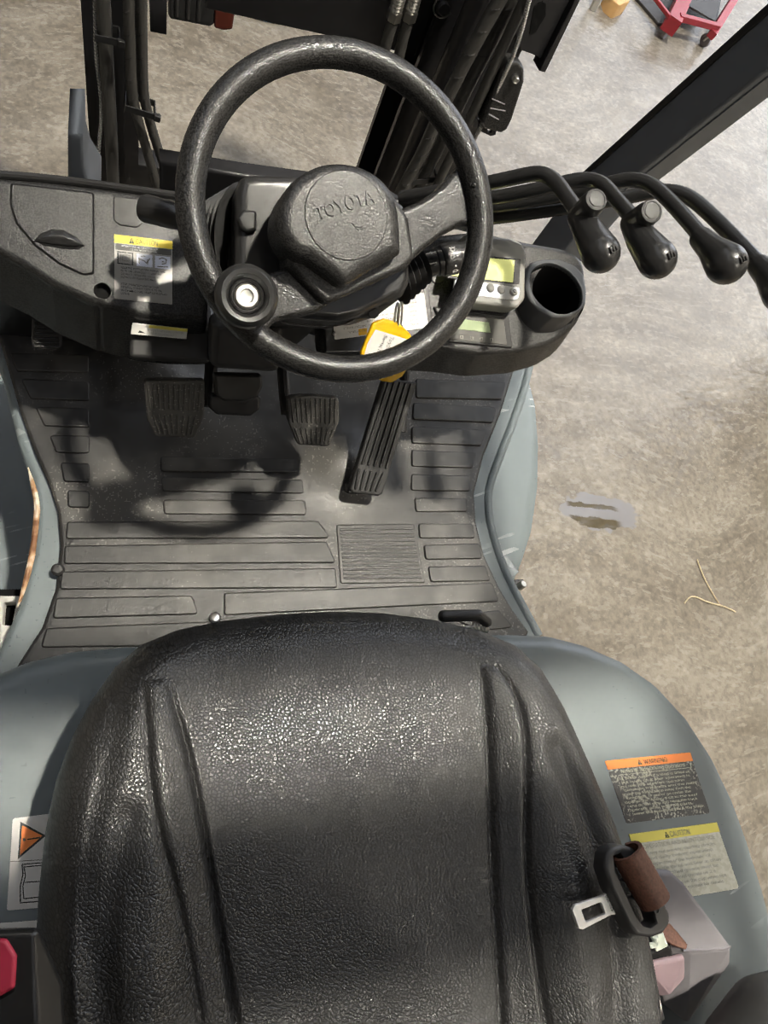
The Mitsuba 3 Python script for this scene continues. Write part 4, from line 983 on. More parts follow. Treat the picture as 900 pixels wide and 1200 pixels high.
k = obj('pad', slab([(-0.0167, 0.0186), (0.0143, 0.0236), (0.0193, 0.0173), (0.0172, -0.0168), (0.0086, -0.022), (-0.0144, -0.0227), (-0.0192, -0.0151)], PARK, 0.006, -0.008, 0.003, 3, rnd=0.005), 'rubber', park)
A = [(-0.0128, 0.0145), (-0.0142, -0.0181), (0.0151, 0.017), (0.014, -0.0159)]
for a, b in fan(*A, 7):
    obj('rib', hull([(PARK.at(*a, 0.0066), 0.0016), (PARK.at(*b, 0.0066), 0.0016)]), 'rubber', k)
obj('arm', tube(spl([PARK.at(0, 0, -0.012), PARK.at(0.01, 0.03, -0.05), (-0.06, 0.70, 0.72)], 14), 0.008, 10), 'black_paint', park)

# ---------------------------------------------------------------- hydraulic levers
lev_names = ['first lever from the wheel, black bar with a bulb knob and a top button', 'second lever from the wheel, black bar with a bulb knob and a top button',
             'third lever from the wheel, black bar with a plain rounded knob', 'outermost black lever bar, its knob cut off at the picture edge']
bars = [[(0.337, 0.7221, 1.0052), (0.3851, 0.695, 1.0579), (0.4203, 0.6716, 1.1016), (0.442, 0.6595, 1.1276), (0.4566, 0.649, 1.1437), (0.4653, 0.6306, 1.1534), (0.4674, 0.5979, 1.1641), (0.4677, 0.5587, 1.1773)],
        [(0.344, 0.7283, 0.9875), (0.404, 0.694, 1.0418), (0.4526, 0.6727, 1.0856), (0.49, 0.6591, 1.1225), (0.5123, 0.6518, 1.1427), (0.5247, 0.6386, 1.1558), (0.5278, 0.61, 1.1685), (0.5244, 0.5392, 1.1964)],
        [(0.3509, 0.732, 0.9688), (0.4341, 0.6975, 1.0316), (0.5016, 0.6745, 1.0874), (0.5458, 0.6584, 1.1316), (0.5682, 0.6474, 1.1583), (0.5798, 0.6309, 1.1733), (0.5859, 0.6035, 1.1853), (0.5873, 0.5066, 1.2184)],
        [(0.3579, 0.7329, 0.949), (0.4431, 0.6978, 1.0123), (0.5308, 0.6702, 1.0795), (0.5958, 0.6532, 1.1311), (0.6229, 0.64, 1.1587), (0.6351, 0.6217, 1.1731), (0.6428, 0.5965, 1.1832), (0.6536, 0.4795, 1.221)]]
knobs = [[(0.466, 0.5548, 1.1785), (0.4649, 0.5265, 1.1864), (0.465, 0.4907, 1.1952), (0.4614, 0.5467, 1.2043)], [(0.5213, 0.541, 1.1937), (0.519, 0.513, 1.2012), (0.5212, 0.478, 1.211), (0.5166, 0.5298, 1.2182)],
         [(0.5875, 0.512, 1.2149), (0.5869, 0.4908, 1.2234), (0.5901, 0.4653, 1.2317)], [(0.6518, 0.4798, 1.2204), (0.6501, 0.4583, 1.2285), (0.6514, 0.4335, 1.2363)]]
for i in range(4):
    t = thing('control_lever', lev_names[i], 'lever')
    obj('bar', tube(spl(bars[i], 70), 0.0088, 14), 'plastic_smooth', t)
    kk = knobs[i]
    if i < 2:
        k = obj('knob', blob([(kk[0], 0.014, kk[1], 0.0165), (kk[1], 0.0165, kk[2], 0.0205), (kk[0], 0.0135, kk[3], 0.0135)], 0.003, 6), 'plastic_smooth', t, smooth=True)
        d = np.array(kk[3]) - np.array(kk[0])
        d /= np.linalg.norm(d)
        F = Frame(np.array(kk[3]) + d * 0.009, (1, 0, 0), d)
        obj('collar', lathe([(0, -0.004), (0.0122, -0.004), (0.0124, 0.001), (0.0116, 0.0030), (0.0096, 0.0036), (0.0092, 0.0030), (0, 0.003)], F, 32), 'plastic_dull', k)
        obj('button', lathe([(0, 0.002), (0.0084, 0.002), (0.0080, 0.0040), (0.0060, 0.0044), (0, 0.0043)], F, 28), 'plastic_dull', k)
    else:
        k = obj('knob', blob([(kk[0], 0.0125, kk[1], 0.0145), (kk[1], 0.0145, kk[2], 0.0215)], 0.003, 6), 'plastic_smooth', t, smooth=True)
    # moulded symbol on the face of the bulb
    d = np.array(kk[2]) - np.array(kk[1])
    d /= np.linalg.norm(d)
    nn = np.array([0.02, -0.30, 0.95])
    F = Frame(np.array(kk[2]) + nn / np.linalg.norm(nn) * (0.0192 if i < 2 else 0.0200) + d * 0.004, (0.9, 0.4, 0.2), nn)
    s = [[(-0.004, -0.0035), (-0.004, 0.003)], [(-0.004, -0.0035), (0.004, -0.0035)], [(0.0, -0.0035), (0.0, 0.004)], [(0.004, -0.0035), (0.004, 0.0015)], [(-0.002, 0.003), (0.003, 0.004)]]
    obj('symbol', cat([stroke(q, F, 0.0007, -0.003, 0.0001) for q in s[: 5 if i != 1 else 4]]), 'plastic_smooth', k)
boot = thing('lever_gate', 'black lever gate box behind the steering wheel that the four bars leave', 'lever gate')
obj('box', rbox(Frame([(0.3374, 0.7458, 0.9578)][0], (1, 0, 0), (0, -0.3, 1)), (0.0, 0, -0.065), (0.09, 0.08, 0.07), 0.008), 'black_paint', boot)

# ---------------------------------------------------------------- overhead guard
guard = thing('overhead_guard', 'dark grey steel overhead guard with a slanted square front pillar rising beside the levers', 'overhead guard')


def beam(a, b, w, d, side, r=0.006):
    """A box section bar from a to b, w wide along side and d deep."""
    a, b = np.array(a, float), np.array(b, float)
    F = Frame(a, side, b - a)
    L = np.linalg.norm(b - a)
    return slab([(-w / 2, -d / 2), (w / 2, -d / 2), (w / 2, d / 2), (-w / 2, d / 2)], F, L, 0, 0.001, 1, rnd=r)


PA, PB = np.array([0.835, 0.985, 0.84]), np.array([0.80, 0.60, 2.06])
obj('front_pillar', beam(PA, PB, 0.060, 0.075, (1, 0.1, 0)), 'pillar_paint', guard)
gx = np.array([0.0, 0.0, 0.0])
obj('pillar_rib', beam(PA + [-0.004, -0.039, 0.0], PB + [-0.004, -0.039, 0.0], 0.022, 0.006, (1, 0.1, 0), 0.001), 'pillar_paint', guard)
obj('pillar_flange', beam(PA + [-0.032, 0.034, 0.0], PB + [-0.032, 0.034, 0.0], 0.008, 0.012, (1, 0.1, 0), 0.001), 'black_paint', guard)
obj('pillar_foot', beam([0.835, 0.99, 0.55], PA + [0, -0.004, 0.03], 0.066, 0.085, (1, 0.1, 0)), 'pillar_paint', guard)
QA, QB = np.array([-0.52, 0.985, 0.60]), np.array([-0.46, 0.60, 2.06])
obj('front_pillar', beam(QA, QB, 0.060, 0.075, (1, -0.1, 0)), 'guard_paint', guard)
obj('rear_pillar', beam((-0.44, -0.62, 0.60), (-0.44, -0.62, 2.10), 0.07, 0.07, (1, 0, 0)), 'guard_paint', guard)
obj('rear_pillar', beam((0.80, -0.62, 0.60), (0.80, -0.62, 2.10), 0.07, 0.07, (1, 0, 0)), 'guard_paint', guard)
obj('side_rail', beam((-0.45, -0.68, 2.10), (-0.45, 0.66, 2.06), 0.06, 0.06, (1, 0, 0)), 'guard_paint', guard)
obj('side_rail', beam((0.80, -0.68, 2.10), (0.80, 0.66, 2.06), 0.06, 0.06, (1, 0, 0)), 'guard_paint', guard)
for yy in GUARD_BARS:
    obj('roof_bar', beam((-0.45, yy, 2.09), (0.80, yy, 2.09), 0.12, 0.02, (0, 1, 0)), 'guard_paint', guard)

# ---------------------------------------------------------------- mast
mast = thing('mast', 'black steel lifting mast with two channel rails and a cross member', 'mast')


def channel(x0, x1, y0, y1, z0, z1, th, open_side):
    q = Polygon([(x0, y0), (x1, y0), (x1, y1), (x0, y1)])
    inner = [(x0 + th, y0 + th), (x1 + 1, y0 + th), (x1 + 1, y1 - th), (x0 + th, y1 - th)] if open_side > 0 else [(x0 - 1, y0 + th), (x1 - th, y0 + th), (x1 - th, y1 - th), (x0 - 1, y1 - th)]
    return slab(q.difference(Polygon(inner)), flat(0), z1, z0, 0.002, 1)


obj('left_rail', channel(-0.086, -0.02, 1.27, 1.40, 0.25, 1.9, 0.016, 1), 'black_paint', mast)
obj('left_inner_rail', channel(-0.055, 0.008, 1.30, 1.42, 0.25, 1.9, 0.014, 1), 'black_paint', mast)
obj('right_rail', channel(0.60, 0.70, 1.27, 1.40, 0.25, 1.9, 0.016, -1), 'black_paint', mast)
obj('right_inner_rail', channel(0.525, 0.62, 1.30, 1.44, 0.25, 1.9, 0.014, -1), 'black_paint', mast)
CB = [(0.1195, 1.36, 0.7788), (0.2613, 1.36, 0.7734), (0.3616, 1.36, 0.7711), (0.4479, 1.36, 0.7734), (0.5211, 1.36, 0.7702)]
obj('cross_member', slab([(0.12, 0.0), (0.53, 0.0), (0.53, 0.30), (0.12, 0.30)], Frame((0.0, 1.34, CB[1][2]), (1, 0, 0), (0, -1, 0)), 0.0, -0.05, 0.004), 'black_paint', mast)
obj('lower_beam', slab([(-0.05, 0.25), (0.70, 0.25), (0.70, 0.40), (-0.05, 0.40)], Frame((0, 1.33, 0.0), (1, 0, 0), (0, -1, 0)), 0, -0.05, 0.004), 'black_paint', mast)
obj('lift_cylinder', tube([(0.565, 1.24, 0.30), (0.565, 1.24, 1.9)], 0.024, 20), 'black_paint', mast)
ring = Frame(np.array((0.5301, 1.3, 0.9027)), (1, 0, 0), (0, -1, 0.15))
rp_ = obj('roller', lathe([(0, -0.02), (0.012, -0.02), (0.012, 0.006), (0.009, 0.010), (0, 0.010)], ring, 26), 'plastic_dull', mast)
obj('snap_ring', tube([ring.at(0.0175 * math.cos(a), 0.0175 * math.sin(a), 0.002) for a in np.linspace(2.2, 6.0, 30)], 0.0016, 8), 'chrome', mast, label='bright snap ring')
obj('bracket', slab([(-0.0059, 0.0569), (-0.0087, 0.0994), (0.0085, 0.1558), (0.0874, 0.169), (0.0826, 0.1136), (0.0813, 0.0076), (0.0588, 0.0141), (0.0348, 0.0171), (0.0169, 0.0302)], MASTF.up(-0.055), 0.0, -0.02, 0.003), 'black_paint', mast)
obj('bracket_slot', slab([(0.0268, 0.0653), (0.0189, 0.093), (0.0269, 0.1041), (0.0388, 0.1017), (0.0493, 0.0833), (0.0445, 0.053), (0.034, 0.0454)], MASTF.up(-0.055), 0.001, -0.002, 0.0005, 1, rnd=0.003), 'pit_black', mast)
obj('bracket_rib', slab([(0.0792, -0.0057), (0.0826, 0.1136), (0.083, 0.1249), (0.0929, 0.1265), (0.0934, -0.0071)], MASTF.up(-0.055), 0.014, -0.02, 0.002), 'black_paint', mast)
obj('bracket_bolt', lathe([(0, 0), (0.006, 0), (0.006, 0.01), (0, 0.01)], Frame(MASTF.at(*[(0.0904, 0.0185)][0], -0.055), MASTF.u, MASTF.n), 6), 'black_paint', mast)
obj('outer_plate', slab([(0.0364, -0.1582), (0.0344, -0.1115), (0.0357, 0.0542), (0.0336, 0.0976), (0.0332, 0.1388), (-0.0377, 0.1272), (-0.0443, -0.0031), (-0.03, -0.1371)], MASTF.up(-0.07), 0.0, -0.02, 0.003), 'black_paint', mast)

jb = thing('junction_box', 'black plastic cover with three slots and a bright bolt beside the mast hoses', 'junction box')
obj('cover', slab([(-0.0277, 0.0335), (-0.0057, 0.032), (0.0096, 0.0233), (0.0221, -0.0004), (0.0335, -0.073), (0.0329, -0.0945), (0.0235, -0.1028), (-0.015, -0.098), (-0.0276, -0.087), (-0.0291, -0.0328), (-0.0326, 0.0115)], MASTF, 0.012, -0.012, 0.006, 4, rnd=0.004), 'plastic', jb)
obj('foot', slab(Polygon([(-0.0246, -0.0938), (0.0207, -0.1013), (0.0255, -0.1191), (0.0152, -0.1221), (-0.0134, -0.1141)], [[(0.0015, -0.1052), (0.0106, -0.1042), (0.0137, -0.1148), (0.0064, -0.1156)]]), MASTF.up(-0.01), 0.004, -0.004, 0.001, 2), 'black_paint', jb)
F = Frame(MASTF.at(*[(-0.0023, 0.006)][0], 0.012), MASTF.u, MASTF.n)
obj('washer', lathe([(0, 0), (0.0085, 0), (0.0085, 0.002), (0, 0.002)], F, 24), 'plastic_dull', jb)
obj('bolt', lathe([(0, 0.002), (0.0062, 0.002), (0.0062, 0.009), (0.005, 0.0105), (0.003, 0.009), (0, 0.009)], F, 6), 'steel', jb, smooth=False, label='bright bolt')
for q in ([(-0.0276, -0.0376), (0.0012, -0.0442)], [(-0.0227, -0.0555), (0.0094, -0.0569)], [(-0.0208, -0.0672), (0.0034, -0.0749)]):
    obj('slot', hull([(MASTF.at(*a, 0.012), 0.0012) for a in q]), 'gray_case', jb)

hose_specs = [
    ('flat grey black hose nearest the outer edge of the mast upright opposite the bolt box', [(-0.052, 1.235, 0.8501), (-0.0496, 1.235, 0.8088), (-0.0479, 1.235, 0.733), (-0.046, 1.235, 0.6483), (-0.0439, 1.235, 0.5527), (-0.0426, 1.235, 0.3961), (-0.0424, 1.235, 0.3192)], 0.0125, (0, 1, 0)),
    ('thicker of the two wrapped hoses tied together on the mast upright', [(-0.0108, 1.225, 0.8668), (-0.0098, 1.225, 0.8108), (-0.0073, 1.225, 0.7339), (-0.003, 1.225, 0.6571), (0.0079, 1.225, 0.6028), (0.03, 1.225, 0.5139), (0.0549, 1.225, 0.4133), (0.0741, 1.225, 0.3386)], 0.0092, None),
    ('inner one of the two wrapped hoses tied together on the mast upright', [(0.0097, 1.235, 0.8649), (0.0103, 1.235, 0.8083), (0.0126, 1.235, 0.7305), (0.0165, 1.235, 0.6584), (0.0265, 1.235, 0.6077), (0.0515, 1.235, 0.5196), (0.0852, 1.235, 0.4161), (0.1101, 1.235, 0.3341)], 0.0092, None),
    ('wide wrapped hose running along the mast upright toward the wheel hub', [(0.5696, 1.175, 1.0403), (0.5666, 1.175, 1.0058), (0.56, 1.175, 0.9426), (0.5544, 1.175, 0.858), (0.551, 1.175, 0.7736), (0.5504, 1.175, 0.6909), (0.5462, 1.175, 0.6409), (0.5409, 1.175, 0.568), (0.5389, 1.175, 0.5083)], 0.0125, None),
    ('wrapped hose beside the braided cable along the mast upright', [(0.6024, 1.188, 1.0393), (0.5972, 1.188, 1.0039), (0.5932, 1.188, 0.9404), (0.589, 1.188, 0.8551), (0.5871, 1.188, 0.7698), (0.5863, 1.188, 0.6859), (0.5845, 1.188, 0.6263), (0.5842, 1.188, 0.5525), (0.5841, 1.188, 0.4835)], 0.0115, None),
    ('smooth outer hose along the mast upright beside the bolt box', [(0.6006, 1.16, 1.0579), (0.6014, 1.16, 1.0275), (0.6027, 1.16, 0.9637), (0.6053, 1.16, 0.8764), (0.6077, 1.16, 0.7991), (0.6072, 1.16, 0.7383), (0.6048, 1.16, 0.6722), (0.6131, 1.16, 0.5778)], 0.0095, None)]
for i, (lb_, p, r, sq) in enumerate(hose_specs):
    k = thing('hydraulic_hose', lb_, 'hose')
    c = spl(p, 90)
    obj('tube', tube(c, r, 14, squash=(sq, 0.75) if sq else None), 'hose_black', k, smooth=True)
    if i in (1, 2, 3, 4):
        for j in range(8, 84, 7):
            d = c[j + 1] - c[j]
            F = Frame(c[j], (0.3, 1, 0.1), d + np.array([0.004, 0, 0.0]))
            g = np.linspace(0, 2 * np.pi, 20, endpoint=False)
            obj('wrap_edge', tube([F.at((r + 0.0002) * math.cos(a), (r + 0.0002) * math.sin(a), 0.003 * math.cos(a)) for a in g], 0.0007, 5, closed=True), 'plastic_dull', k)
for p, lb_ in (([(-0.061, 1.235, 0.8479), (-0.0627, 1.235, 0.7763), (-0.0636, 1.235, 0.7214), (-0.0601, 1.235, 0.663), (-0.0595, 1.235, 0.5988), (-0.0667, 1.235, 0.5273), (-0.0738, 1.235, 0.4261), (-0.078, 1.235, 0.3644)], 'braided silver cable on the mast upright opposite the bolt box'), ([(0.596, 1.146, 1.0663), (0.6032, 1.146, 1.0335), (0.615, 1.146, 0.9848), (0.6218, 1.146, 0.9308), (0.6236, 1.146, 0.8798), (0.6263, 1.146, 0.8346), (0.6283, 1.146, 0.7925), (0.6252, 1.146, 0.7593)], 'braided silver cable curving past the bolt box')):
    k = thing('braided_cable', lb_, 'cable')
    c = spl(p, 700)
    obj('core', tube(c, 0.0034, 8), 'hose_black', k, smooth=True)
    for s in (1, -1):
        a = np.arange(700) * 0.62 * s
        tt = np.gradient(c, axis=0)
        tt /= np.linalg.norm(tt, axis=1, keepdims=True)
        e1 = np.cross(tt, [0, 1.0, 0.2])
        e1 /= np.linalg.norm(e1, axis=1, keepdims=True)
        e2 = np.cross(tt, e1)
        obj('braid', tube(c + 0.0034 * (np.cos(a)[:, None] * e1 + np.sin(a)[:, None] * e2), 0.0006, 4), 'bare_plate', k)


def tie(label, c0, ex, ey, w, h):
    k = thing('cable_tie', label, 'cable tie')
    F = Frame(c0, ex, ey)
    q = shapely.box(-w / 2, -h / 2, w / 2, h / 2).buffer(0.003)
    obj('band', slab(q.difference(q.buffer(-0.003)), F, 0.006, -0.006, 0.001, 2), 'plastic_smooth', k)
    obj('head', rbox(F, (w / 2 + 0.006, -h / 2 - 0.002, 0), (0.012, 0.012, 0.012), 0.002), 'plastic_smooth', k)


pA = [(-0.0165, 1.225, 0.6376), (0.0152, 1.225, 0.6408), (0.0091, 1.225, 0.6413), (-0.0414, 1.225, 0.7643), (0.5844, 1.225, 0.5988), (0.6121, 1.225, 0.5948)]
tie('black cable tie with a square head around the two wrapped hoses', np.array(pA[2]) + np.array([0, 0.003, 0]), (1, 0, -0.08), (0.15, 0.1, 1), 0.050, 0.036)
tie('thin cable tie around the flat hose on the mast upright', np.array(pA[3]) + np.array([-0.003, 0.012, 0]), (1, 0, 0.0), (0.0, 0.1, 1), 0.034, 0.032)
tie('black cable tie holding the hoses beside the steering wheel spoke', np.array((0.578, 1.195, 0.6204)), (1, 0, -0.25), (-0.35, 0.1, 1), 0.060, 0.036)

for p, lb_ in (([(0.4349, 1.27, 0.9493), (0.4361, 1.27, 0.914), (0.438, 1.27, 0.8802), (0.4389, 1.27, 0.8479), (0.4414, 1.27, 0.8144)], 'hose end with a bright ribbed fitting, further from the round snap ring'), ([(0.4608, 1.27, 0.9555), (0.4642, 1.27, 0.9207), (0.4652, 1.27, 0.8866), (0.4661, 1.27, 0.8608), (0.4691, 1.27, 0.8329)], 'hose end with a bright ribbed fitting, nearer the round snap ring')):
    k = thing('hose_fitting', lb_, 'hose fitting')
    c = np.array(p)
    d = (c[2] - c[0]) / np.linalg.norm(c[2] - c[0])
    L = np.linalg.norm(c[2] - c[0])
    F = Frame(c[0], (0, 1, 0), d)
    pr = [(0, 0), (0.010, 0)]
    for i in range(8):
        pr += [(0.0125, L * (0.08 + 0.09 * i)), (0.0105, L * (0.12 + 0.09 * i))]
    pr += [(0.0105, L * 0.8), (0, L * 0.8)]
    obj('ferrule', lathe(pr, F, 26), 'steel', k)
    obj('nut', lathe([(0, L * 0.78), (0.0135, L * 0.78), (0.0135, L * 1.02), (0, L * 1.02)], F, 6), 'steel', k, smooth=False)
    obj('hose', tube(spl([c[2], c[3], c[4], c[4] + (c[4] - c[3]) * 1.5], 12), 0.0105, 12), 'hose_black', k)

# lamp unit seen between the rails
lu = thing('work_lamp', 'black ribbed lamp body hanging at the top edge beside the wheel', 'lamp')
obj('housing', slab([(-0.0487, 0.0561), (0.0442, 0.0581), (0.0454, -0.0145), (0.0373, -0.021), (-0.0408, -0.0225), (-0.046, -0.0157)], WLF, 0.0, -0.05, 0.006, 4, rnd=0.006), 'plastic_smooth', lu)
for q in ([(0.0772, 1.5109, 0.6941), (0.0799, 1.4966, 0.637)], [(0.0999, 1.5113, 0.6959), (0.1018, 1.4966, 0.6368)], [(0.1212, 1.5114, 0.6959), (0.1222, 1.4964, 0.6362)]):
    obj('fin', tube(q, 0.005, 8), 'plastic_smooth', lu)
obj('mount', slab([(-0.085, 0.0483), (-0.0503, 0.0557), (-0.0483, -0.0448), (-0.0801, -0.0448)], WLF.up(0.02), 0.0, -0.012, 0.002), 'black_paint', lu)
tlp = thing('tail_lamp', 'small dark red lamp lens next to the ribbed lamp body', 'lamp')
obj('lens', slab([(0.0437, 0.0246), (0.0847, 0.0253), (0.0821, -0.0152), (0.0651, -0.0203), (0.0458, -0.0193)], WLF.up(0.004), 0.0, -0.03, 0.004, 3, rnd=0.003), 'lamp_red', tlp)
obj('back', slab([(0.0402, 0.027), (0.0877, 0.0291), (0.0855, -0.0145), (0.0444, -0.0228)], WLF.up(-0.028), 0.0, -0.01, 0.002), 'black_paint', tlp)
obj('red_strip', slab([(0.2978, 0.0251), (0.3548, 0.0265), (0.3879, 0.0193), (0.3858, -0.0021), (0.3516, 0.0086), (0.3087, 0.0104)], WLF.up(-0.02), 0.0, -0.012, 0.002), 'lamp_red', mast, label='dark red painted strip under the cross member')

# ---------------------------------------------------------------- seat belt
belt = thing('seat_belt_tongue', 'bright metal seat belt tongue in a black slotted holder with rolled brown webbing', 'seat belt')
HOLD = Polygon([(0.0025, 0.0467), (0.0092, 0.0511), (0.0206, 0.0515), (0.0328, 0.0471), (0.0401, 0.0385), (0.0522, 0.0058), (0.0578, -0.0084), (0.0556, -0.0158), (0.0463, -0.0213), (0.0327, -0.022), (0.019, -0.0176), (0.0134, -0.0109), (0.0014, 0.0206), (-0.0018, 0.0368)])
slot = Polygon([(0.0092, 0.0437), (0.0169, 0.0446), (0.0398, -0.004), (0.0413, -0.012), (0.0339, -0.0146), (0.0263, -0.0113), (0.021, -0.0033), (0.0082, 0.0326)])
hk = obj('holder', slab(HOLD.difference(slot), TONGUE.up(0.006), 0.012, -0.004, 0.004, 4), 'holder_black', belt)
for q in ([(0.0092, 0.0364), (0.028, 0.0363), (0.0291, 0.0334), (0.0103, 0.0336)], [(0.0134, 0.0239), (0.0322, 0.0236), (0.0335, 0.0214), (0.0145, 0.0211)], [(0.019, 0.01), (0.0396, 0.0092), (0.0408, 0.0063), (0.02, 0.0065)]):
    obj('slot_bar', slab(q, TONGUE.up(0.006), 0.006, -0.002, 0.001, 2), 'plastic_smooth', hk)
obj('rivet', lathe([(0, 0), (0.0035, 0), (0.0035, 0.0012), (0.0018, 0.0012), (0.0014, 0.0002), (0, 0.0002)], Frame(TONGUE.at(*[(0.0429, -0.0031)][0], 0.018), TONGUE.u, TONGUE.n), 18), 'plastic_dull', hk)
ra, rb = TONGUE.at(*[(0.0252, 0.0425)][0], 0.018), TONGUE.at(*[(0.0431, 0.0041)][0], 0.018)
F = Frame(ra, TONGUE.n, rb - ra)
L = float(np.linalg.norm(rb - ra))
pr = []
arc = [(0.0125 * math.cos(a), 0.0125 * math.sin(a)) for a in np.linspace(-2.3, 2.3, 26)]
obj('webbing_roll', slab(shapely.LineString(arc).buffer(0.0016, cap_style='round'), F, L, -0.004, 0.0006, 2), 'webbing', belt, smooth=50, label='rolled brown webbing')
TGO = [(-0.0334, 0.0088), (-0.03, 0.0121), (0.0021, 0.0144), (0.0082, 0.0167), (0.0111, 0.0208), (0.0133, 0.0113), (0.0169, -0.0037), (0.0117, -0.0021), (0.0054, -0.0017), (-0.0256, -0.007), (-0.0297, -0.0056)]
TGH = [(-0.0241, 0.0072), (-0.0028, 0.0094), (-0.0005, 0.0006), (-0.0218, -0.002)]
tg = obj('tongue', slab(Polygon(TGO, [TGH]), TONGUE.up(0.003), 0.003, 0, 0.001, 2, rnd=0.0008), 'tongue_steel', belt, label='bright stamped metal tongue')
p1 = [np.array(a) for a in [(0.002, 0.0134), (0.0062, 0.001)]]
d = p1[1] - p1[0]
obj('stamped_code', lettering('ECE 021', TONGUE, p1[0][0], p1[0][1], 0.0032, float(np.linalg.norm(d)), math.degrees(math.atan2(d[1], d[0])), 0.006, 0.0003), 'ink', tg, smooth=False)

ret = thing('belt_retractor', 'grey plastic seat belt retractor case standing beside the seat edge', 'belt retractor')
CASE = [(p, 0.007) for p in [(0.5002, -0.1236, 0.996), (0.5185, -0.1263, 0.996), (0.5299, -0.1382, 0.996), (0.5665, -0.1984, 0.996), (0.5254, -0.1929, 0.996), (0.4964, -0.1716, 0.996)]] + [(p, 0.007) for p in [(0.5822, -0.2155, 0.972), (0.5409, -0.2068, 0.972)]] + [(p, 0.006) for p in [(0.5981, -0.2291, 0.944), (0.5431, -0.2627, 0.944), (0.5235, -0.2453, 0.944)]] + [(p, 0.004) for p in [(0.5404, -0.1489, 0.938), (0.5641, -0.1651, 0.938)]]
obj('case', hull(CASE), 'gray_case', ret, smooth=25)
obj('case_seam', tube([(0.5138, -0.1914, 1.003), (0.5604, -0.1978, 1.003), (0.5714, -0.1974, 1.003)], 0.0012, 8), 'gray_case', ret)
obj('side_cover', hull([(p, 0.004) for p in [(0.4714, -0.1977, 1), (0.511, -0.198, 1)] + [(0.5175, -0.2164, 0.985), (0.4991, -0.2255, 0.985)] + [(0.49, -0.2272, 0.975), (0.4846, -0.2174, 0.975)]]), 'clear_plastic', ret, label='pinkish translucent side cover')
obj('belt_slot', slab([(0.4936, -0.1627), (0.5041, -0.1659), (0.5185, -0.1863), (0.5152, -0.1902), (0.5033, -0.1852), (0.4879, -0.1752)], flat(1.003), 0.004, -0.01, 0.001), 'webbing', ret, label='dark brown belt slot')
obj('bracket_plate', hull([(p, 0.002) for p in [(0.4909, -0.1946, 0.985), (0.5206, -0.1899, 0.985), (0.529, -0.1936, 0.985), (0.5294, -0.199, 0.985), (0.4937, -0.2026, 0.985)]]), 'black_paint', ret)
obj('mount_plate', hull([(p, 0.003) for p in [(0.5016, -0.2019, 0.95), (0.5071, -0.2013, 0.95), (0.5051, -0.2482, 0.95), (0.5096, -0.258, 0.95), (0.5017, -0.2595, 0.95)]]), 'bare_plate', ret)
clip = thing('belt_guide_clip', 'pale greenish white plastic clip at the end of the belt holder', 'clip')
obj('hook', tube(spl([(0.4651, -0.1696, 1.0113), (0.4667, -0.1751, 1.0097), (0.4729, -0.179, 1.0105), (0.4783, -0.1773, 1.0132), (0.4775, -0.1719, 1.015)], 16), 0.0028, 10), 'clip_white', clip)
obj('plate', hull([(p, 0.002) for p in [(0.4778, -0.1712, 1.0097), (0.4856, -0.169, 1.0135), (0.4904, -0.1812, 1.0105), (0.4826, -0.1841, 1.0064)]]), 'clip_white', clip)
obj('pad', hull([(p, 0.003) for p in [(0.4815, -0.1904, 0.9922), (0.4989, -0.1855, 1.0006), (0.5006, -0.192, 0.9987), (0.4831, -0.1969, 0.9903)]]), 'plastic_smooth', clip)

buck = thing('seat_belt_buckle', 'black seat belt buckle housing with a red release button beside the manual label', 'seat belt buckle')
obj('housing', hull([(p, 0.006) for p in [(-0.0952, -0.0657, 1.112), (-0.0624, -0.0697, 1.112)] + [(-0.0488, -0.1024, 1.102), (-0.046, -0.1369, 1.102)] + [(-0.1001, -0.068, 1.082), (-0.0645, -0.0734, 1.082), (-0.0504, -0.1068, 1.082), (-0.048, -0.1414, 1.082)] + [(-0.091, -0.1254, 1.112), (-0.0585, -0.1091, 1.112), (-0.0565, -0.1323, 1.112)]]), 'plastic_smooth', buck)
obj('button', hull([(p, 0.003) for p in [(-0.094, -0.0659, 1.119), (-0.0773, -0.0696, 1.119), (-0.072, -0.0781, 1.119), (-0.0721, -0.0931, 1.119), (-0.0787, -0.0956, 1.119), (-0.092, -0.0946, 1.119)]]), 'red_button', buck, label='red release button')
obj('button_slot', slab([(-0.0944, -0.0621), (-0.0757, -0.0662), (-0.0692, -0.0778), (-0.0696, -0.0975), (-0.0776, -0.1006), (-0.0918, -0.0993)], flat(1.1175), 0.0008, -0.004, 0.0003, 1), 'pit_black', buck)
obj('strap', hull([(p, 0.003) for p in [(-0.09, -0.1368, 1.085), (-0.0801, -0.1388, 1.085)]] + [((-0.14, -0.30, 0.936), 0.003), ((-0.11, -0.30, 0.936), 0.003)]), 'plastic_dull', buck)

hip = thing('hip_guard', 'black moulded arm guard curving in at the lower picture corner beside the belt case', 'seat guard')
obj('shell', hull([(p, 0.040) for p in [(0.5665, -0.2551, 1.04), (0.6247, -0.2559, 1.04)]] + [(p, 0.040) for p in [(0.5368, -0.2784, 1.03), (0.6007, -0.3377, 1.03), (0.5282, -0.3154, 1.03)]], FINE_BALL), 'plastic_dull', hip, smooth=True)
obj('stalk', hull([(p, 0.02) for p in [(0.5758, -0.3213, 1)]] + [((0.44, -0.36, 0.95), 0.02)]), 'plastic_dull', hip)

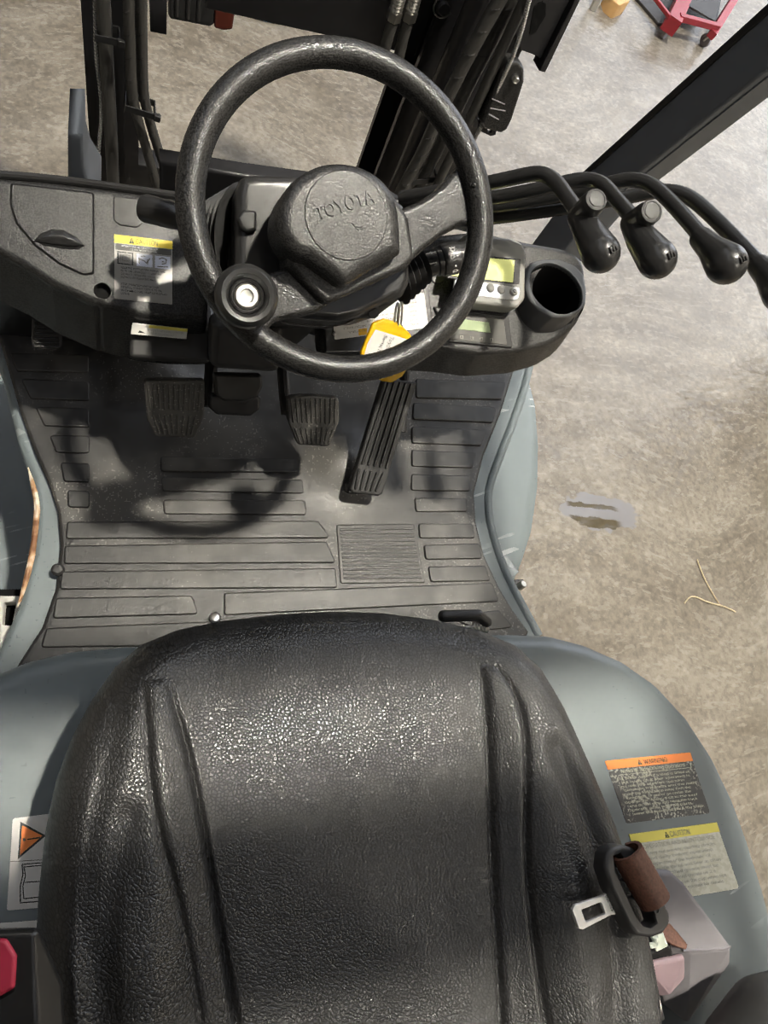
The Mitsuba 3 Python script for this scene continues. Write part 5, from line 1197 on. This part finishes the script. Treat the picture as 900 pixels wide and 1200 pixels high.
# ---------------------------------------------------------------- around the truck
cart = thing('tool_cart', 'red steel tool cart on small casters standing on the concrete floor', 'cart')
for c0, d0 in (((2.2203, 2.9337, 0.027), (0.6, -0.75, 0)), ((2.4439, 2.9539, 0.027), (0.9, 0.4, 0))):
    F = Frame(np.array(c0), (0, 0, 1), d0)
    ck = obj('caster', lathe([(0, -0.010), (0.008, -0.010), (0.009, -0.008), (0.024, -0.008), (0.027, -0.005), (0.027, 0.005), (0.024, 0.008), (0.009, 0.008), (0.008, 0.010), (0, 0.010)], F, 30), 'gray_case', cart)
    for s in (-1, 1):
        obj('fork', hull([(F.at(0.0, 0, s * 0.013), 0.004), (F.at(0.036, 0.010, s * 0.012), 0.006)]), 'steel', ck)
    obj('swivel', lathe([(0, 0), (0.019, 0), (0.019, 0.009), (0.009, 0.012), (0, 0.012)], Frame(F.at(0.038, 0.010, 0), (1, 0, 0), (0, 0, 1)), 22), 'steel', ck)
lo1, lo2 = np.array((2.1944, 2.9019, 0.076)), np.array((2.4212, 2.9144, 0.076))
obj('post', beam(lo1, [(2.4343, 3.2823, 0.0795)][0], 0.066, 0.066, (1, 0.2, 0), 0.004), 'red_paint', cart)
obj('post', beam(lo2, [(2.6975, 3.2849, 0.1214)][0], 0.034, 0.034, (1, 0.2, 0), 0.004), 'red_paint', cart)
obj('rail', beam((2.2302, 2.9334, 0.1), (2.4461, 2.9384, 0.1), 0.026, 0.026, (0, 0, 1), 0.003), 'red_paint', cart)
obj('rail', beam((2.1748, 2.9155, 0.1), (2.1068, 3.0634, 0.1), 0.016, 0.016, (0, 0, 1), 0.003), 'red_paint', cart)
obj('tray', slab([(2.294, 3.0155), (2.4262, 2.9615), (2.5984, 3.2899), (2.4074, 3.2789)], flat(0.11), 0.0, -0.008, 0.002), 'dark_board', cart)
brd = thing('dark_floor_board', 'dark grey board lying on the floor under the red tool cart', 'board')
obj('board', slab([(2.1267, 3.1596), (2.2139, 3.0114), (2.2705, 3.0128), (2.3734, 3.0675), (2.5852, 3.1405), (2.7933, 3.5606), (2.2215, 3.5325)], flat(0.001), 0.012, 0, 0.003), 'dark_board', brd)
wb = thing('wood_block', 'small yellowish wooden block at the top edge on the concrete', 'block')
obj('block', slab([(1.9267, 3.0589), (1.9255, 3.0051), (1.9609, 2.9747), (2.027, 3.0236), (2.0653, 3.1292)], flat(0.0), 0.06, 0, 0.004), 'wood', wb)
ml = thing('stand_leg', 'grey metal stand leg touching the concrete at the top edge', 'stand')
obj('leg', beam((1.8683, 2.9965, 0), np.array((1.8683, 2.9965, 0)) + np.array([0.02, 0.10, 0.40]), 0.028, 0.018, (1, 0, 0), 0.002), 'steel', ml)
bh = thing('air_hose', 'thin blue hose lying on the floor beyond the mast', 'hose')
obj('tube', tube(spl([(0.1893, 2.3984, 0.008), (0.2971, 2.4745, 0.008), (0.3456, 2.4781, 0.008), (0.3882, 2.4671, 0.008), (0.4463, 2.465, 0.008), (0.5216, 2.4808, 0.008), (0.6176, 2.5374, 0.008)], 40), 0.0075, 10), 'blue_rubber', bh)
for lb_, p in (('longer dry straw lying on the concrete beside the oil patch', [(1.6137, 0.5104, 0.004), (1.6187, 0.4673, 0.004), (1.6314, 0.4191, 0.004), (1.6539, 0.3633, 0.004)]), ('bent pale straw lying on the concrete, second of two near the oil patch', [(1.524, 0.3788, 0.004), (1.5581, 0.3981, 0.004), (1.6058, 0.3808, 0.004), (1.6579, 0.3658, 0.004), (1.7024, 0.3457, 0.004)])):
    k = thing('dry_straw', lb_, 'straw')
    obj('stem', tube(spl(p, 20), 0.0022, 6), 'straw', k)
